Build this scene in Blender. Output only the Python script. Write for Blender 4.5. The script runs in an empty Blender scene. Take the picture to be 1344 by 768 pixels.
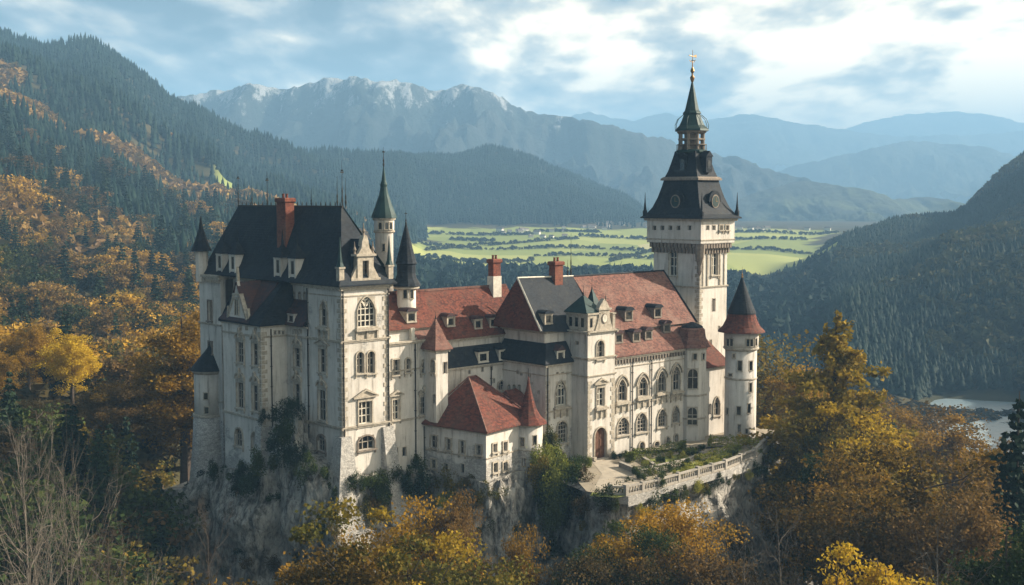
import bpy, bmesh, math, random
import numpy as np
from mathutils import Vector, noise as mn
random.seed(7)
R=math.radians
SC=bpy.context.scene
# ------------------------------------------------------------------ camera, light, exposure
F=1550.;CX=672.;CY=384.;HOR=262.;CZ=32.
pit=math.atan((CY-HOR)/F);cp,sp=math.cos(pit),math.sin(pit)
cam=bpy.data.cameras.new('camera');co=bpy.data.objects.new('camera',cam);SC.collection.objects.link(co)
cam.sensor_width=36;cam.lens=36*F/1344;cam.clip_start=1;cam.clip_end=20000
co.location=(0,0,CZ);co.rotation_euler=(R(90)-pit,0,0);SC.camera=co
SC.view_settings.view_transform='Standard';SC.view_settings.look='None';SC.view_settings.gamma=1
SC.view_settings.use_curve_mapping=False
SC.view_settings.exposure=1.55
SUN_EL=R(27);SUN_AZ=R(14)          # azimuth of the sun, counter-clockwise from +X
sd=Vector((math.cos(SUN_EL)*math.cos(SUN_AZ),math.cos(SUN_EL)*math.sin(SUN_AZ),math.sin(SUN_EL)))
sl=bpy.data.lights.new('sun','SUN');sl.energy=5.0;sl.angle=R(.5);sl.color=(1,.87,.69)
so=bpy.data.objects.new('sun',sl);SC.collection.objects.link(so)
so.rotation_euler=sd.to_track_quat('Z','Y').to_euler()
W=bpy.data.worlds.new('World');SC.world=W;W.use_nodes=True
def world():
    nt=W.node_tree;N=nt.nodes;L=nt.links;N.clear()
    out=N.new('ShaderNodeOutputWorld');bg=N.new('ShaderNodeBackground');bg.inputs[1].default_value=.052
    sky=N.new('ShaderNodeTexSky');sky.sky_type='NISHITA';sky.sun_disc=False
    sky.sun_elevation=SUN_EL;sky.sun_rotation=R(90)-SUN_AZ;sky.air_density=1.0;sky.dust_density=1.5;sky.ozone_density=2
    tc=N.new('ShaderNodeTexCoord')
    sep=N.new('ShaderNodeSeparateXYZ');L.new(tc.outputs['Generated'],sep.inputs[0])
    def M(op,a,b=None,c=None):
        m=N.new('ShaderNodeMath');m.operation=op
        for i,x in enumerate((a,b,c)):
            if x is None: continue
            if isinstance(x,(int,float)): m.inputs[i].default_value=x
            else: L.new(x,m.inputs[i])
        return m.outputs[0]
    z=M('MAXIMUM',sep.outputs[2],0.0)
    zz=M('ADD',z,.16)
    cb=N.new('ShaderNodeCombineXYZ')
    L.new(M('DIVIDE',sep.outputs[0],zz),cb.inputs[0]);L.new(M('MULTIPLY',M('DIVIDE',sep.outputs[1],zz),.55),cb.inputs[1])
    L.new(M('MULTIPLY',z,2.0),cb.inputs[2])
    n1=N.new('ShaderNodeTexNoise');n1.inputs['Scale'].default_value=2.6;n1.inputs['Detail'].default_value=7;n1.inputs['Roughness'].default_value=.52
    n1.inputs['Distortion'].default_value=.25
    L.new(cb.outputs[0],n1.inputs['Vector'])
    n2=N.new('ShaderNodeTexNoise');n2.inputs['Scale'].default_value=9;n2.inputs['Detail'].default_value=8;n2.inputs['Roughness'].default_value=.5
    L.new(cb.outputs[0],n2.inputs['Vector'])
    side=M('MULTIPLY',sep.outputs[0],.40)       # thinner, brighter cloud towards the sun's side
    dens=M('ADD',M('ADD',n1.outputs[0],M('MULTIPLY',M('SUBTRACT',n2.outputs[0],.5),.38)),side)
    r1=N.new('ShaderNodeValToRGB');L.new(dens,r1.inputs[0])
    e=r1.color_ramp.elements
    e[0].position=.31;e[0].color=(.9,1.05,1.2,1)
    e[1].position=.67;e[1].color=(23,18,11.5,1)
    a=e.new(.41);a.color=(2.9,2.9,2.85,1)
    b=e.new(.52);b.color=(8.2,7.0,5.3,1)
    mx=N.new('ShaderNodeMix');mx.data_type='RGBA';mx.inputs[0].default_value=.95
    L.new(sky.outputs[0],mx.inputs[6]);L.new(r1.outputs[0],mx.inputs[7])
    # unseen sky dimmed overhead and behind the camera to lower fill on shaded walls
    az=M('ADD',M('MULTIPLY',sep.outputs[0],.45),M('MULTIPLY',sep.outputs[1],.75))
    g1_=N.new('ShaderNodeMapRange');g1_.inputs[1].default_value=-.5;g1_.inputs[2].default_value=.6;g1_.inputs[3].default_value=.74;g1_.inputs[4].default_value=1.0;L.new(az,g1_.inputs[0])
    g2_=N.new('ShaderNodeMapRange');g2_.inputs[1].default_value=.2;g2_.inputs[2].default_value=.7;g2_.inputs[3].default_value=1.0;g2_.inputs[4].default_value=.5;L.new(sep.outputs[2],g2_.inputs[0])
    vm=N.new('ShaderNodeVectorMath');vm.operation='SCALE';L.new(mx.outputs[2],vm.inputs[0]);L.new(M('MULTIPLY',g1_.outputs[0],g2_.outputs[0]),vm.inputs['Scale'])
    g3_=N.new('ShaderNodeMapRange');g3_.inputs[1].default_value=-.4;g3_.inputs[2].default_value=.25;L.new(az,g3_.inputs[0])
    tn=N.new('ShaderNodeMix');tn.data_type='RGBA';tn.inputs[6].default_value=(.78,1.02,1.32,1);tn.inputs[7].default_value=(1,1,1,1);L.new(g3_.outputs[0],tn.inputs[0])  # blue tint added to the sky behind the camera, cooling the shaded walls
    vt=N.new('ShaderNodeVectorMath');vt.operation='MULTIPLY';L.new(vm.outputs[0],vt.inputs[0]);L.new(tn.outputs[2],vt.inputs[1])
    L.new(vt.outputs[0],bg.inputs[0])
    L.new(bg.outputs[0],out.inputs[0])
world()
SC.cycles.volume_bounces=0;SC.cycles.max_bounces=6;SC.cycles.transparent_max_bounces=8

# ------------------------------------------------------------------ frames and rays
a0=R(42.7);U=(math.cos(a0),math.sin(a0));V=(-math.sin(a0),math.cos(a0))
def ray(px,py):
    x=(px-CX)/F;y=-(py-CY)/F
    return (x,cp+y*sp,-sp+y*cp)
def at(px,py,Y):
    r=ray(px,py);s=Y/r[1];return (r[0]*s,Y,CZ+r[2]*s)
O=at(448,450,130)
def loc(x,y): dx=x-O[0];dy=y-O[1];return (dx*U[0]+dy*U[1],dx*V[0]+dy*V[1])
def wor(u,v): return (O[0]+u*U[0]+v*V[0],O[1]+u*U[1]+v*V[1])
def hit(P,D,px,py):
    r=ray(px,py);det=-r[0]*D[1]+D[0]*r[1]
    s=(-P[0]*D[1]+D[0]*P[1])/det
    return (s*r[0]-P[0])*D[0]+(s*r[1]-P[1])*D[1],CZ+s*r[2]
def onz(z,px,py):
    r=ray(px,py);s=(z-CZ)/r[2];return loc(r[0]*s,r[1]*s)
def proj(x,y,z):
    z=z-CZ;d=y*cp-z*sp;return (CX+F*x/d,CY-F*(y*sp+z*cp)/d)

# ------------------------------------------------------------------ materials
def M_(name):
    m=bpy.data.materials.new(name);m.use_nodes=True;nt=m.node_tree
    return m,nt,nt.nodes['Principled BSDF']
def nd(nt,t,**k):
    n=nt.nodes.new(t)
    for a,b in k.items(): setattr(n,a,b)
    return n
def coords(nt,kind='Object',scale=(1,1,1)):
    if kind=='World': src=nd(nt,'ShaderNodeNewGeometry').outputs['Position']
    else: src=nd(nt,'ShaderNodeTexCoord').outputs[kind]
    mp=nd(nt,'ShaderNodeMapping');mp.inputs['Scale'].default_value=scale
    nt.links.new(src,mp.inputs[0]);return mp.outputs[0]
def noise_(nt,vec,scale,detail=4,rough=.55):
    n=nd(nt,'ShaderNodeTexNoise');n.inputs['Scale'].default_value=scale;n.inputs['Detail'].default_value=detail
    n.inputs['Roughness'].default_value=rough
    nt.links.new(vec,n.inputs['Vector']);return n.outputs[0]
def ramp(nt,f,stops):
    r=nd(nt,'ShaderNodeValToRGB');nt.links.new(f,r.inputs[0]);e=r.color_ramp.elements
    while len(e)<len(stops): e.new(.5)
    for i,(p,c) in enumerate(stops):
        e[i].position=p;e[i].color=(*c,1) if len(c)==3 else c
    return r.outputs[0]
def mix(nt,f,a,b,mode='MIX'):
    m=nd(nt,'ShaderNodeMix',data_type='RGBA',blend_type=mode)
    for i,x in ((0,f),(6,a),(7,b)):
        if isinstance(x,(int,float)): m.inputs[i].default_value=x
        elif isinstance(x,tuple): m.inputs[i].default_value=(*x,1)
        else: nt.links.new(x,m.inputs[i])
    return m.outputs[2]
def bump(nt,b,h,strength=.5,dist=.05):
    n=nd(nt,'ShaderNodeBump');n.inputs['Strength'].default_value=strength;n.inputs['Distance'].default_value=dist
    nt.links.new(h,n.inputs['Height']);nt.links.new(n.outputs[0],b.inputs['Normal'])
def math_(nt,op,a,b=0.,clamp=False):
    m=nd(nt,'ShaderNodeMath',operation=op,use_clamp=clamp)
    for i,x in enumerate((a,b)):
        if isinstance(x,(int,float)): m.inputs[i].default_value=x
        else: nt.links.new(x,m.inputs[i])
    return m.outputs[0]
def zpos(nt,lo,hi):
    s=nd(nt,'ShaderNodeSeparateXYZ');nt.links.new(nd(nt,'ShaderNodeNewGeometry').outputs['Position'],s.inputs[0])
    r=nd(nt,'ShaderNodeMapRange');nt.links.new(s.outputs[2],r.inputs[0]);r.inputs[1].default_value=lo;r.inputs[2].default_value=hi
    return r.outputs[0]
def plaster(name,base,dirty,stonelo=None,stain=.5):
    m,nt,b=M_(name)
    w=coords(nt,'World')
    big=noise_(nt,w,.22,6,.65);st=noise_(nt,coords(nt,'World',(1.6,1.6,.16)),1.0,5,.7)
    fine=noise_(nt,w,3.5,5,.7)
    f=math_(nt,'ADD',math_(nt,'MULTIPLY',big,.5),math_(nt,'MULTIPLY',st,.5))
    c=mix(nt,ramp(nt,f,[(.42,(0,0,0)),(.66,(1,1,1))]),base,dirty)
    c=mix(nt,ramp(nt,st,[(.57,(0,0,0)),(.68,(stain,)*3)]),c,(.17,.15,.13))
    c=mix(nt,ramp(nt,fine,[(.58,(0,0,0)),(.70,(.5,)*3)]),c,(.25,.22,.19))
    h=fine
    if stonelo is not None:
        vo=nd(nt,'ShaderNodeTexVoronoi');vo.feature='DISTANCE_TO_EDGE';vo.inputs['Scale'].default_value=3.0
        nt.links.new(coords(nt,'World',(1,1,1.7)),vo.inputs['Vector'])
        vo2=nd(nt,'ShaderNodeTexVoronoi');vo2.inputs['Scale'].default_value=3.0
        nt.links.new(coords(nt,'World',(1,1,1.7)),vo2.inputs['Vector'])
        sc=mix(nt,vo2.outputs['Color'],(.25,.24,.225),(.47,.45,.42))
        edge=ramp(nt,vo.outputs['Distance'],[(0.0,(.35,.35,.35)),(.10,(1,1,1))])
        sc=mix(nt,edge,(.09,.085,.08),sc)
        z=zpos(nt,stonelo+3.5,stonelo-3.5)
        msk=ramp(nt,math_(nt,'ADD',z,math_(nt,'MULTIPLY',math_(nt,'SUBTRACT',big,.5),3.2)),[(.45,(0,0,0)),(.6,(1,1,1))])
        c=mix(nt,msk,c,sc)
        h=mix(nt,msk,fine,edge)
    nt.links.new(c,b.inputs['Base Color']);b.inputs['Roughness'].default_value=.92
    bump(nt,b,h,.5,.05);return m
def tiles(name,c1,c2,c3,scale=1.0,moss=.0,rough=.85):
    m,nt,b=M_(name)
    o=coords(nt,'World')
    vo=nd(nt,'ShaderNodeTexVoronoi');vo.inputs['Scale'].default_value=3.6
    nt.links.new(coords(nt,'World',(1,1,1.6)),vo.inputs['Vector'])
    sep=nd(nt,'ShaderNodeSeparateColor');nt.links.new(vo.outputs['Color'],sep.inputs[0])
    c=mix(nt,ramp(nt,sep.outputs[0],[(.1,(0,0,0)),(.9,(1,1,1))]),c1,c2)
    big=noise_(nt,o,.35,5,.7)
    c=mix(nt,ramp(nt,big,[(.45,(0,0,0)),(.7,(.8,)*3)]),c,c3)
    wv=nd(nt,'ShaderNodeTexWave',wave_type='BANDS',bands_direction='Z',wave_profile='SAW');wv.inputs['Scale'].default_value=1.05
    wv.inputs['Distortion'].default_value=.15
    nt.links.new(o,wv.inputs['Vector'])
    c=mix(nt,ramp(nt,wv.outputs['Fac'],[(0,(.45,)*3),(.25,(0,0,0))]),c,tuple(x*.45 for x in c1))
    st=noise_(nt,coords(nt,'World',(1.3,1.3,.35)),1.4,5,.75)
    c=mix(nt,ramp(nt,st,[(.56,(0,0,0)),(.68,(.55,)*3)]),c,(.05,.05,.04))
    nt.links.new(c,b.inputs['Base Color']);b.inputs['Roughness'].default_value=rough;b.inputs['Specular IOR Level'].default_value=.18
    bump(nt,b,wv.outputs['Fac'],.4,.06);return m
def plain(name,c,rough=.7,metal=0,var=.3,sc=3.):
    m,nt,b=M_(name);n=noise_(nt,coords(nt,'World'),sc,5,.65)
    nt.links.new(mix(nt,ramp(nt,n,[(.35,(0,0,0)),(.7,(1,1,1))]),c,tuple(x*(1-var) for x in c)),b.inputs['Base Color'])
    b.inputs['Specular IOR Level'].default_value=.25;b.inputs['Roughness'].default_value=rough;b.inputs['Metallic'].default_value=metal
    bump(nt,b,n,.3,.03);return m
def leafmat(name,cols,trans=.35,var=.5,spread=.25,ns=.55):
    m,nt,b=M_(name)
    oi=nd(nt,'ShaderNodeObjectInfo')
    geo=nd(nt,'ShaderNodeNewGeometry')
    n=noise_(nt,coords(nt,'Object'),ns,3,.6)
    f=math_(nt,'ADD',math_(nt,'MULTIPLY',math_(nt,'SUBTRACT',oi.outputs['Random'],.5),spread*2),n)
    f=math_(nt,'ADD',f,math_(nt,'MULTIPLY',math_(nt,'SUBTRACT',geo.outputs['Random Per Island'],.5),.35))
    k=len(cols);c=ramp(nt,f,[(.22+.56*i/(k-1),cc) for i,cc in enumerate(cols)])
    c=mix(nt,math_(nt,'MULTIPLY',geo.outputs['Random Per Island'],var),c,tuple(x*.35 for x in cols[0]))
    b.inputs['Roughness'].default_value=.75;b.inputs['Specular IOR Level'].default_value=.08
    nt.links.new(c,b.inputs['Base Color'])
    tr=nd(nt,'ShaderNodeBsdfTranslucent');nt.links.new(c,tr.inputs[0])
    ms=nd(nt,'ShaderNodeMixShader');ms.inputs[0].default_value=trans
    nt.links.new(b.outputs[0],ms.inputs[1]);nt.links.new(tr.outputs[0],ms.inputs[2])
    nt.links.new(ms.outputs[0],nt.nodes['Material Output'].inputs[0]);return m
MT={}
MT['plaster']=plaster('plaster',(.57,.535,.49),(.36,.33,.29),stain=.75)
MT['plaster_low']=plaster('plaster_over_rubble',(.57,.535,.49),(.34,.315,.28),stonelo=2.6,stain=.65)
MT['rubble']=plaster('rubble_stone',(.5,.47,.43),(.38,.36,.33),stonelo=30.)
MT['trim']=plain('trim_stone',(.44,.39,.32),.9,0,.5,2.5)
MT['trimdark']=plain('weathered_trim',(.24,.20,.165),.9,0,.5,2.5)
MT['red']=tiles('red_tile',(.155,.048,.032),(.06,.022,.018),(.11,.055,.04))
MT['redold']=tiles('old_red_tile',(.19,.088,.068),(.085,.042,.036),(.21,.13,.105))
MT['slate']=tiles('slate',(.014,.021,.032),(.006,.009,.014),(.026,.03,.035),rough=.75)
MT['slatebrown']=tiles('slate_brown',(.07,.035,.035),(.03,.03,.04),(.1,.045,.035),rough=.7)
MT['copper']=plain('aged_copper',(.018,.048,.048),.6,.1,.5,1.2)
MT['gold']=plain('gilt',(.28,.17,.07),.5,.9,.4)
MT['iron']=plain('iron',(.03,.028,.026),.6,.3)
MT['brick']=tiles('brick',(.20,.065,.042),(.11,.04,.03),(.24,.12,.08))
MT['wood']=plain('dark_wood',(.12,.055,.03),.7)
MT['frame']=plain('window_frame',(.30,.27,.23),.7)
MT['white']=plain('white_frame',(.62,.58,.5),.7)
MT['paving']=plain('paving',(.36,.31,.25),.95,0,.45,1.3)
MT['stonew']=plaster('parapet_stone',(.34,.31,.27),(.20,.185,.16))
g,nt,b=M_('glass');b.inputs['Base Color'].default_value=(.018,.02,.022,1);b.inputs['Roughness'].default_value=.12
nn=noise_(nt,coords(nt,'World'),.9,3);nt.links.new(ramp(nt,nn,[(.4,(.008,.009,.01)),(.7,(.06,.055,.045))]),b.inputs['Base Color'])
bump(nt,b,nn,.12,.05);MT['glass']=g
def rockmat():
    m,nt,b=M_('limestone');w=coords(nt,'World')
    n=noise_(nt,w,.30,8,.7);cr=noise_(nt,coords(nt,'World',(1,1,.28)),.9,9,.78)
    vo=nd(nt,'ShaderNodeTexVoronoi');vo.feature='DISTANCE_TO_EDGE';vo.inputs['Scale'].default_value=.8
    ww=nd(nt,'ShaderNodeVectorMath',operation='ADD')
    nz=nd(nt,'ShaderNodeTexNoise');nz.inputs['Scale'].default_value=.8;nz.inputs['Detail'].default_value=5;nt.links.new(w,nz.inputs['Vector'])
    nt.links.new(coords(nt,'World',(1,1,.35)),ww.inputs[0]);nt.links.new(nz.outputs['Color'],ww.inputs[1]);nt.links.new(ww.outputs[0],vo.inputs['Vector'])
    ed=ramp(nt,vo.outputs['Distance'],[(0,(0,0,0)),(.08,(1,1,1))])
    c=mix(nt,ramp(nt,cr,[(.40,(0,0,0)),(.57,(1,1,1))]),(.08,.076,.07),(.56,.53,.48))
    c=mix(nt,ed,mix(nt,.35,c,(.06,.055,.05)),c)
    c=mix(nt,ramp(nt,n,[(.57,(0,0,0)),(.64,(.8,)*3)]),c,(.05,.055,.035))
    nt.links.new(c,b.inputs['Base Color']);b.inputs['Roughness'].default_value=.95
    h=math_(nt,'ADD',cr,math_(nt,'MULTIPLY',ed,.15));bump(nt,b,h,1.0,.9);return m
MT['rock']=rockmat()
MT['bark']=plain('bark',(.085,.065,.05),.95,0,.5)
MT['barkpale']=plain('pale_bark',(.15,.13,.11),.95,0,.5)
MT['l_yellow']=leafmat('leaves_yellow',[(.26,.20,.02),(.58,.38,.028),(.72,.50,.04)])
MT['l_orange']=leafmat('leaves_orange',[(.10,.07,.015),(.32,.18,.022),(.52,.31,.03)])
MT['l_brown']=leafmat('leaves_brown',[(.06,.05,.02),(.14,.09,.033),(.23,.135,.04)])
MT['l_olive']=leafmat('leaves_olive',[(.05,.065,.018),(.12,.11,.025),(.28,.19,.03)])
MT['l_gold']=leafmat('leaves_gold',[(.08,.08,.015),(.26,.19,.022),(.52,.34,.03)])
MT['l_green']=leafmat('leaves_green',[(.025,.045,.015),(.05,.075,.02),(.09,.11,.025)],.25)
MT['l_hedge']=leafmat('leaves_hedge',[(.12,.15,.03),(.24,.26,.045),(.42,.38,.07)],.25)
MT['l_dark']=leafmat('needles_dark',[(.012,.025,.018),(.02,.042,.025),(.035,.06,.03)],.1)
MT['l_mid']=leafmat('leaves_mid',[(.04,.055,.02),(.13,.11,.03),(.34,.19,.035),(.20,.13,.07),(.50,.30,.04)],.3,.5,.55)
MT['l_far']=leafmat('needles_far',[(.015,.03,.02),(.025,.045,.025),(.04,.06,.03)],.05,.5,.3)

# ------------------------------------------------------------------ mesh building
COL=SC.collection
class MB:
    def __init__(s): s.v=[];s.f=[]
    def add(s,vs,fs):
        n=len(s.v);s.v+=[tuple(x) for x in vs];s.f+=[tuple(i+n for i in f) for f in fs];return s
    def box(s,x0,x1,y0,y1,z0,z1):
        return s.add([(x0,y0,z0),(x1,y0,z0),(x1,y1,z0),(x0,y1,z0),(x0,y0,z1),(x1,y0,z1),(x1,y1,z1),(x0,y1,z1)],
          [(0,1,5,4),(1,2,6,5),(2,3,7,6),(3,0,4,7),(4,5,6,7),(3,2,1,0)])
    def lathe(s,cx,cy,prof,n=16,rot=0,sq=None):
        # prof: (r,z) rings; sq=(a,b) scales the ring
        vs=[];fs=[];ax,ay=sq or (1,1)
        for r,z in prof:
            for k in range(n):
                t=rot+2*math.pi*k/n;vs.append((cx+math.cos(t)*r*ax,cy+math.sin(t)*r*ay,z))
        for i in range(len(prof)-1):
            for k in range(n):
                a=i*n+k;b_=i*n+(k+1)%n;fs.append((a,b_,b_+n,a+n))
        fs.append(tuple(range(n-1,-1,-1)));m=(len(prof)-1)*n;fs.append(tuple(range(m,m+n)))
        return s.add(vs,fs)
    def rects(s,rings):
        # stacked rectangles (x0,x1,y0,y1,z)
        vs=[];fs=[]
        for x0,x1,y0,y1,z in rings: vs+=[(x0,y0,z),(x1,y0,z),(x1,y1,z),(x0,y1,z)]
        for i in range(len(rings)-1):
            for k in range(4): a=i*4+k;b_=i*4+(k+1)%4;fs.append((a,b_,b_+4,a+4))
        m=(len(rings)-1)*4;fs+=[(3,2,1,0),(m,m+1,m+2,m+3)];return s.add(vs,fs)
    def poly(s,pts,ext=None):
        n=len(pts)
        if ext is None: return s.add(pts,[tuple(range(n))])
        q=[tuple(p[i]+ext[i] for i in range(3)) for p in pts]
        return s.add(list(pts)+q,[tuple(range(n)),tuple(range(2*n-1,n-1,-1))]+[(i,(i+1)%n,n+(i+1)%n,n+i) for i in range(n)])
    def tube(s,pts,rad,n=5):
        vs=[];fs=[];P=[Vector(p) for p in pts]
        for i,p in enumerate(P):
            d=(P[min(i+1,len(P)-1)]-P[max(i-1,0)]).normalized()
            x=d.orthogonal().normalized() if i==0 else (x-d*x.dot(d)).normalized()
            y=d.cross(x);r=rad[i] if isinstance(rad,(list,tuple)) else rad
            for k in range(n): t=2*math.pi*k/n;vs.append(p+x*math.cos(t)*r+y*math.sin(t)*r)
        for i in range(len(P)-1):
            for k in range(n): a=i*n+k;b_=i*n+(k+1)%n;fs.append((a,b_,b_+n,a+n))
        fs.append(tuple(range(n)));m=(len(P)-1)*n;fs.append(tuple(range(m,m+n)))
        return s.add(vs,fs)
    def build(s,name,mat,parent=None,off=None,smooth=False):
        o3=off or (parent['_o'][:] if parent is not None and '_o' in parent else (0,0,0))
        me=bpy.data.meshes.new(name)
        me.from_pydata([(a-o3[0],b_-o3[1],c-o3[2]) for a,b_,c in s.v],[],s.f)
        me.materials.append(MT[mat] if isinstance(mat,str) else mat)
        if smooth: me.polygons.foreach_set('use_smooth',[True]*len(me.polygons))
        ob=bpy.data.objects.new(name,me);COL.objects.link(ob)
        if parent is not None:
            ob.parent=parent;ob['_o']=o3
        return ob
def tag(o,label=None,cat=None,group=None,kind=None):
    if label: o['label']=label
    if cat: o['category']=cat
    if group: o['group']=group
    if kind: o['kind']=kind
    return o
def thing(name,label,cat,u,v,z=0,group=None,ang=0,local=False):
    e=bpy.data.objects.new(name,None);COL.objects.link(e);e.empty_display_size=.5
    w=wor(u,v);e.location=(w[0],w[1],z);e.rotation_euler=(0,0,a0+ang)
    e['_o']=(0,0,0) if local else (u,v,z)
    return tag(e,label,cat,group)
def noisef(seed=0):
    rs=np.random.RandomState(seed);T=rs.rand(256,256)
    def vn(x,y):
        xi=np.floor(x).astype(int);yi=np.floor(y).astype(int);fx=x-xi;fy=y-yi
        fx=fx*fx*(3-2*fx);fy=fy*fy*(3-2*fy)
        g=lambda i,j:T[i%256,j%256]
        return (g(xi,yi)*(1-fx)+g(xi+1,yi)*fx)*(1-fy)+(g(xi,yi+1)*(1-fx)+g(xi+1,yi+1)*fx)*fy-.5
    def fb(x,y,o=5,g=.5):
        s=0;a=1
        for k in range(o): s=s+a*vn(x*2**k+13.7*k,y*2**k+7.1*k);a*=g
        return s
    return fb
fb=noisef(3)
def npmesh(name,v,f,mats,idx=None,smooth=False):
    me=bpy.data.meshes.new(name);v=np.asarray(v,np.float32);f=np.asarray(f,np.int32);k=f.shape[1]
    me.vertices.add(len(v));me.vertices.foreach_set('co',v.ravel())
    me.loops.add(f.size);me.loops.foreach_set('vertex_index',f.ravel())
    me.polygons.add(len(f));me.polygons.foreach_set('loop_start',np.arange(0,f.size,k,dtype=np.int32))
    me.polygons.foreach_set('loop_total',np.full(len(f),k,np.int32))
    if smooth: me.polygons.foreach_set('use_smooth',np.ones(len(f),bool))
    for m in mats: me.materials.append(MT[m] if isinstance(m,str) else m)
    if idx is not None: me.polygons.foreach_set('material_index',np.asarray(idx,np.int32))
    me.update(calc_edges=True);return me
# ------------------------------------------------------------------ terrain
def P(y,Y): return CZ+(HOR-y)*Y/F
COLS={
 -300:[(-300,-10),(60,-8),(190,4),(300,20),(420,50),(600,100),(800,170),(1400,P(10,1400)),(2300,296)],
 0:[(-300,-10),(60,-8),(120,-8),(190,P(520,190)),(250,P(455,296)),(300,P(405,300)),(420,P(305,420)),(600,P(205,600)),(800,P(112,800)),(900,P(112,900)),(1400,P(52,1400)),(2300,150)],
 130:[(-300,-12),(60,-14),(120,-14),(190,P(540,190)),(250,P(475,296)),(330,P(400,330)),(450,P(335,450)),(650,P(245,650)),(850,P(165,850)),(1000,P(150,1000)),(1400,P(42,1400)),(2300,120)],
 250:[(-300,-12),(60,-20),(150,-22),(190,-14),(250,P(500,296)),(350,P(425,350)),(500,P(345,500)),(700,P(290,700)),(900,P(250,900)),(1400,P(134,1400)),(2300,80)],
 330:[(-300,-12),(60,-20),(190,-22),(300,-18),(500,-6),(700,P(292,700)),(900,P(264,900)),(1200,P(238,1200)),(1500,P(184,1500)),(2300,60)],
 420:[(-300,-12),(60,-20),(190,-24),(500,-14),(900,P(286,900)),(1200,P(258,1200)),(1600,P(205,1600)),(2300,60)],
 520:[(-300,-12),(60,-20),(190,-24),(600,-22),(900,P(330,900)),(1300,P(290,1300)),(1750,P(218,1750)),(2300,70)],
 560:[(-300,-12),(60,-20),(190,-24),(600,-24),(900,P(350,900)),(1400,P(303,1400)),(1500,P(285,1500)),(1850,P(205,1850)),(2300,70)],
 640:[(-300,-12),(60,-20),(190,-24),(600,-26),(900,P(357,900)),(1400,P(303,1400)),(1500,P(290,1500)),(1900,P(199,1900)),(2300,70)],
 730:[(-300,-12),(60,-20),(190,-24),(600,-26),(900,P(357,900)),(1400,P(303,1400)),(1500,P(296,1500)),(1900,P(222,1900)),(2300,60)],
 800:[(-300,-12),(60,-20),(190,-24),(600,-27),(900,P(357,900)),(1450,P(302,1450)),(1600,P(292,1600)),(1900,P(255,1900)),(2300,30)],
 870:[(-300,-12),(60,-20),(190,-24),(600,-28),(900,P(357,900)),(1500,P(300,1500)),(2300,P(290,2300))],
 950:[(-300,-12),(60,-20),(190,-24),(400,-35),(600,-32),(900,P(357,900)),(1500,P(300,1500)),(2300,P(290,2300))],
 1000:[(-300,-12),(60,-20),(190,-26),(400,-40),(600,-40),(800,P(385,800)),(1000,P(345,1000)),(1500,P(300,1500)),(2300,P(290,2300))],
 1060:[(-300,-12),(60,-20),(190,-28),(350,-40),(600,-40),(700,P(395,700)),(900,P(337,900)),(1050,P(345,1050)),(1500,P(302,1500)),(2300,P(290,2300))],
 1120:[(-300,-12),(60,-20),(190,-28),(300,-40),(400,-41),(480,P(450,480)),(560,P(400,560)),(650,P(390,650)),(900,P(306,900)),(1050,P(325,1050)),(1500,P(302,1500)),(2300,P(290,2300))],
 1180:[(-300,-12),(60,-18),(150,-24),(260,-40),(400,-42),(440,-42),(530,P(430,530)),(640,P(360,640)),(750,P(345,750)),(950,P(290,950)),(1200,P(320,1200)),(2300,P(290,2300))],
 1250:[(-300,-12),(60,-16),(150,-24),(230,-40),(320,-42),(350,-49),(440,-49),(462,-42),(540,P(410,540)),(650,P(320,650)),(750,P(325,750)),(950,P(292,950)),(1200,P(300,1200)),(2300,P(285,2300))],
 1344:[(-300,-10),(60,-12),(150,-24),(230,-40),(320,-42),(350,-49),(440,-49),(462,-40),(520,P(400,520)),(660,P(300,660)),(750,P(306,750)),(1050,P(218,1050)),(1300,60),(2300,50)],
 1500:[(-300,-8),(60,-8),(150,-22),(260,-40),(450,-20),(660,P(270,660)),(1050,P(140,1050)),(1300,90),(2300,60)],
 1700:[(-300,-4),(60,-4),(150,-12),(260,-10),(450,20),(660,P(200,660)),(1050,P(60,1050)),(1300,130),(2300,60)]}
cpx=np.array(sorted(COLS));YS=np.linspace(-300,2300,1301)
CT=np.array([np.interp(YS,*zip(*COLS[c])) for c in cpx])
ker=np.hanning(31);ker/=ker.sum()
CT=np.array([np.convolve(np.pad(r,15,'edge'),ker,'valid') for r in CT])
def H0(X,Y):
    X=np.asarray(X,float);Y=np.asarray(Y,float)
    px=np.clip(CX+F*X/np.maximum(Y,45),-300,1700)
    i=np.clip(np.searchsorted(cpx,px)-1,0,len(cpx)-2);t=(px-cpx[i])/(cpx[i+1]-cpx[i]);t=np.clip(t,0,1);t=t*t*(3-2*t)*.6+t*.4
    yi=np.clip((Y+300)/2,0,len(YS)-1.001);j=yi.astype(int);s=yi-j
    a=CT[i,j]*(1-s)+CT[i,j+1]*s;b_=CT[i+1,j]*(1-s)+CT[i+1,j+1]*s
    return a*(1-t)+b_*t
def meadow(X,Y):
    px=CX+F*X/np.maximum(Y,45)
    z=H0(X,Y);py=HOR-(z-CZ)*F/np.maximum(Y,45)
    e_=fb(X/60,Y/60,4);m=((px>548+e_*70)&(px<1090+e_*60)&(Y>815+e_*90)&(Y<1500)&(py>298+e_*8)).astype(float)
    m=np.maximum(m,((px>290)&(px<352)&(np.abs(Y-960-(px-285)*.6)<60)))
    m=np.maximum(m,((px>88)&(px<150)&(Y>312)&(Y<342))*.45)
    return m
def H(X,Y):
    X=np.asarray(X,float);Y=np.asarray(Y,float)
    h=H0(X,Y);amp=np.clip((Y-120)/900,0,1)
    flat=1-meadow(X,Y)*.97
    h=h+fb(X/140,Y/140,4)*amp*34*np.clip((np.abs(h+10))/60,0,1)*flat+fb(X/25,Y/25,3)*1.4*flat
    return h
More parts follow.
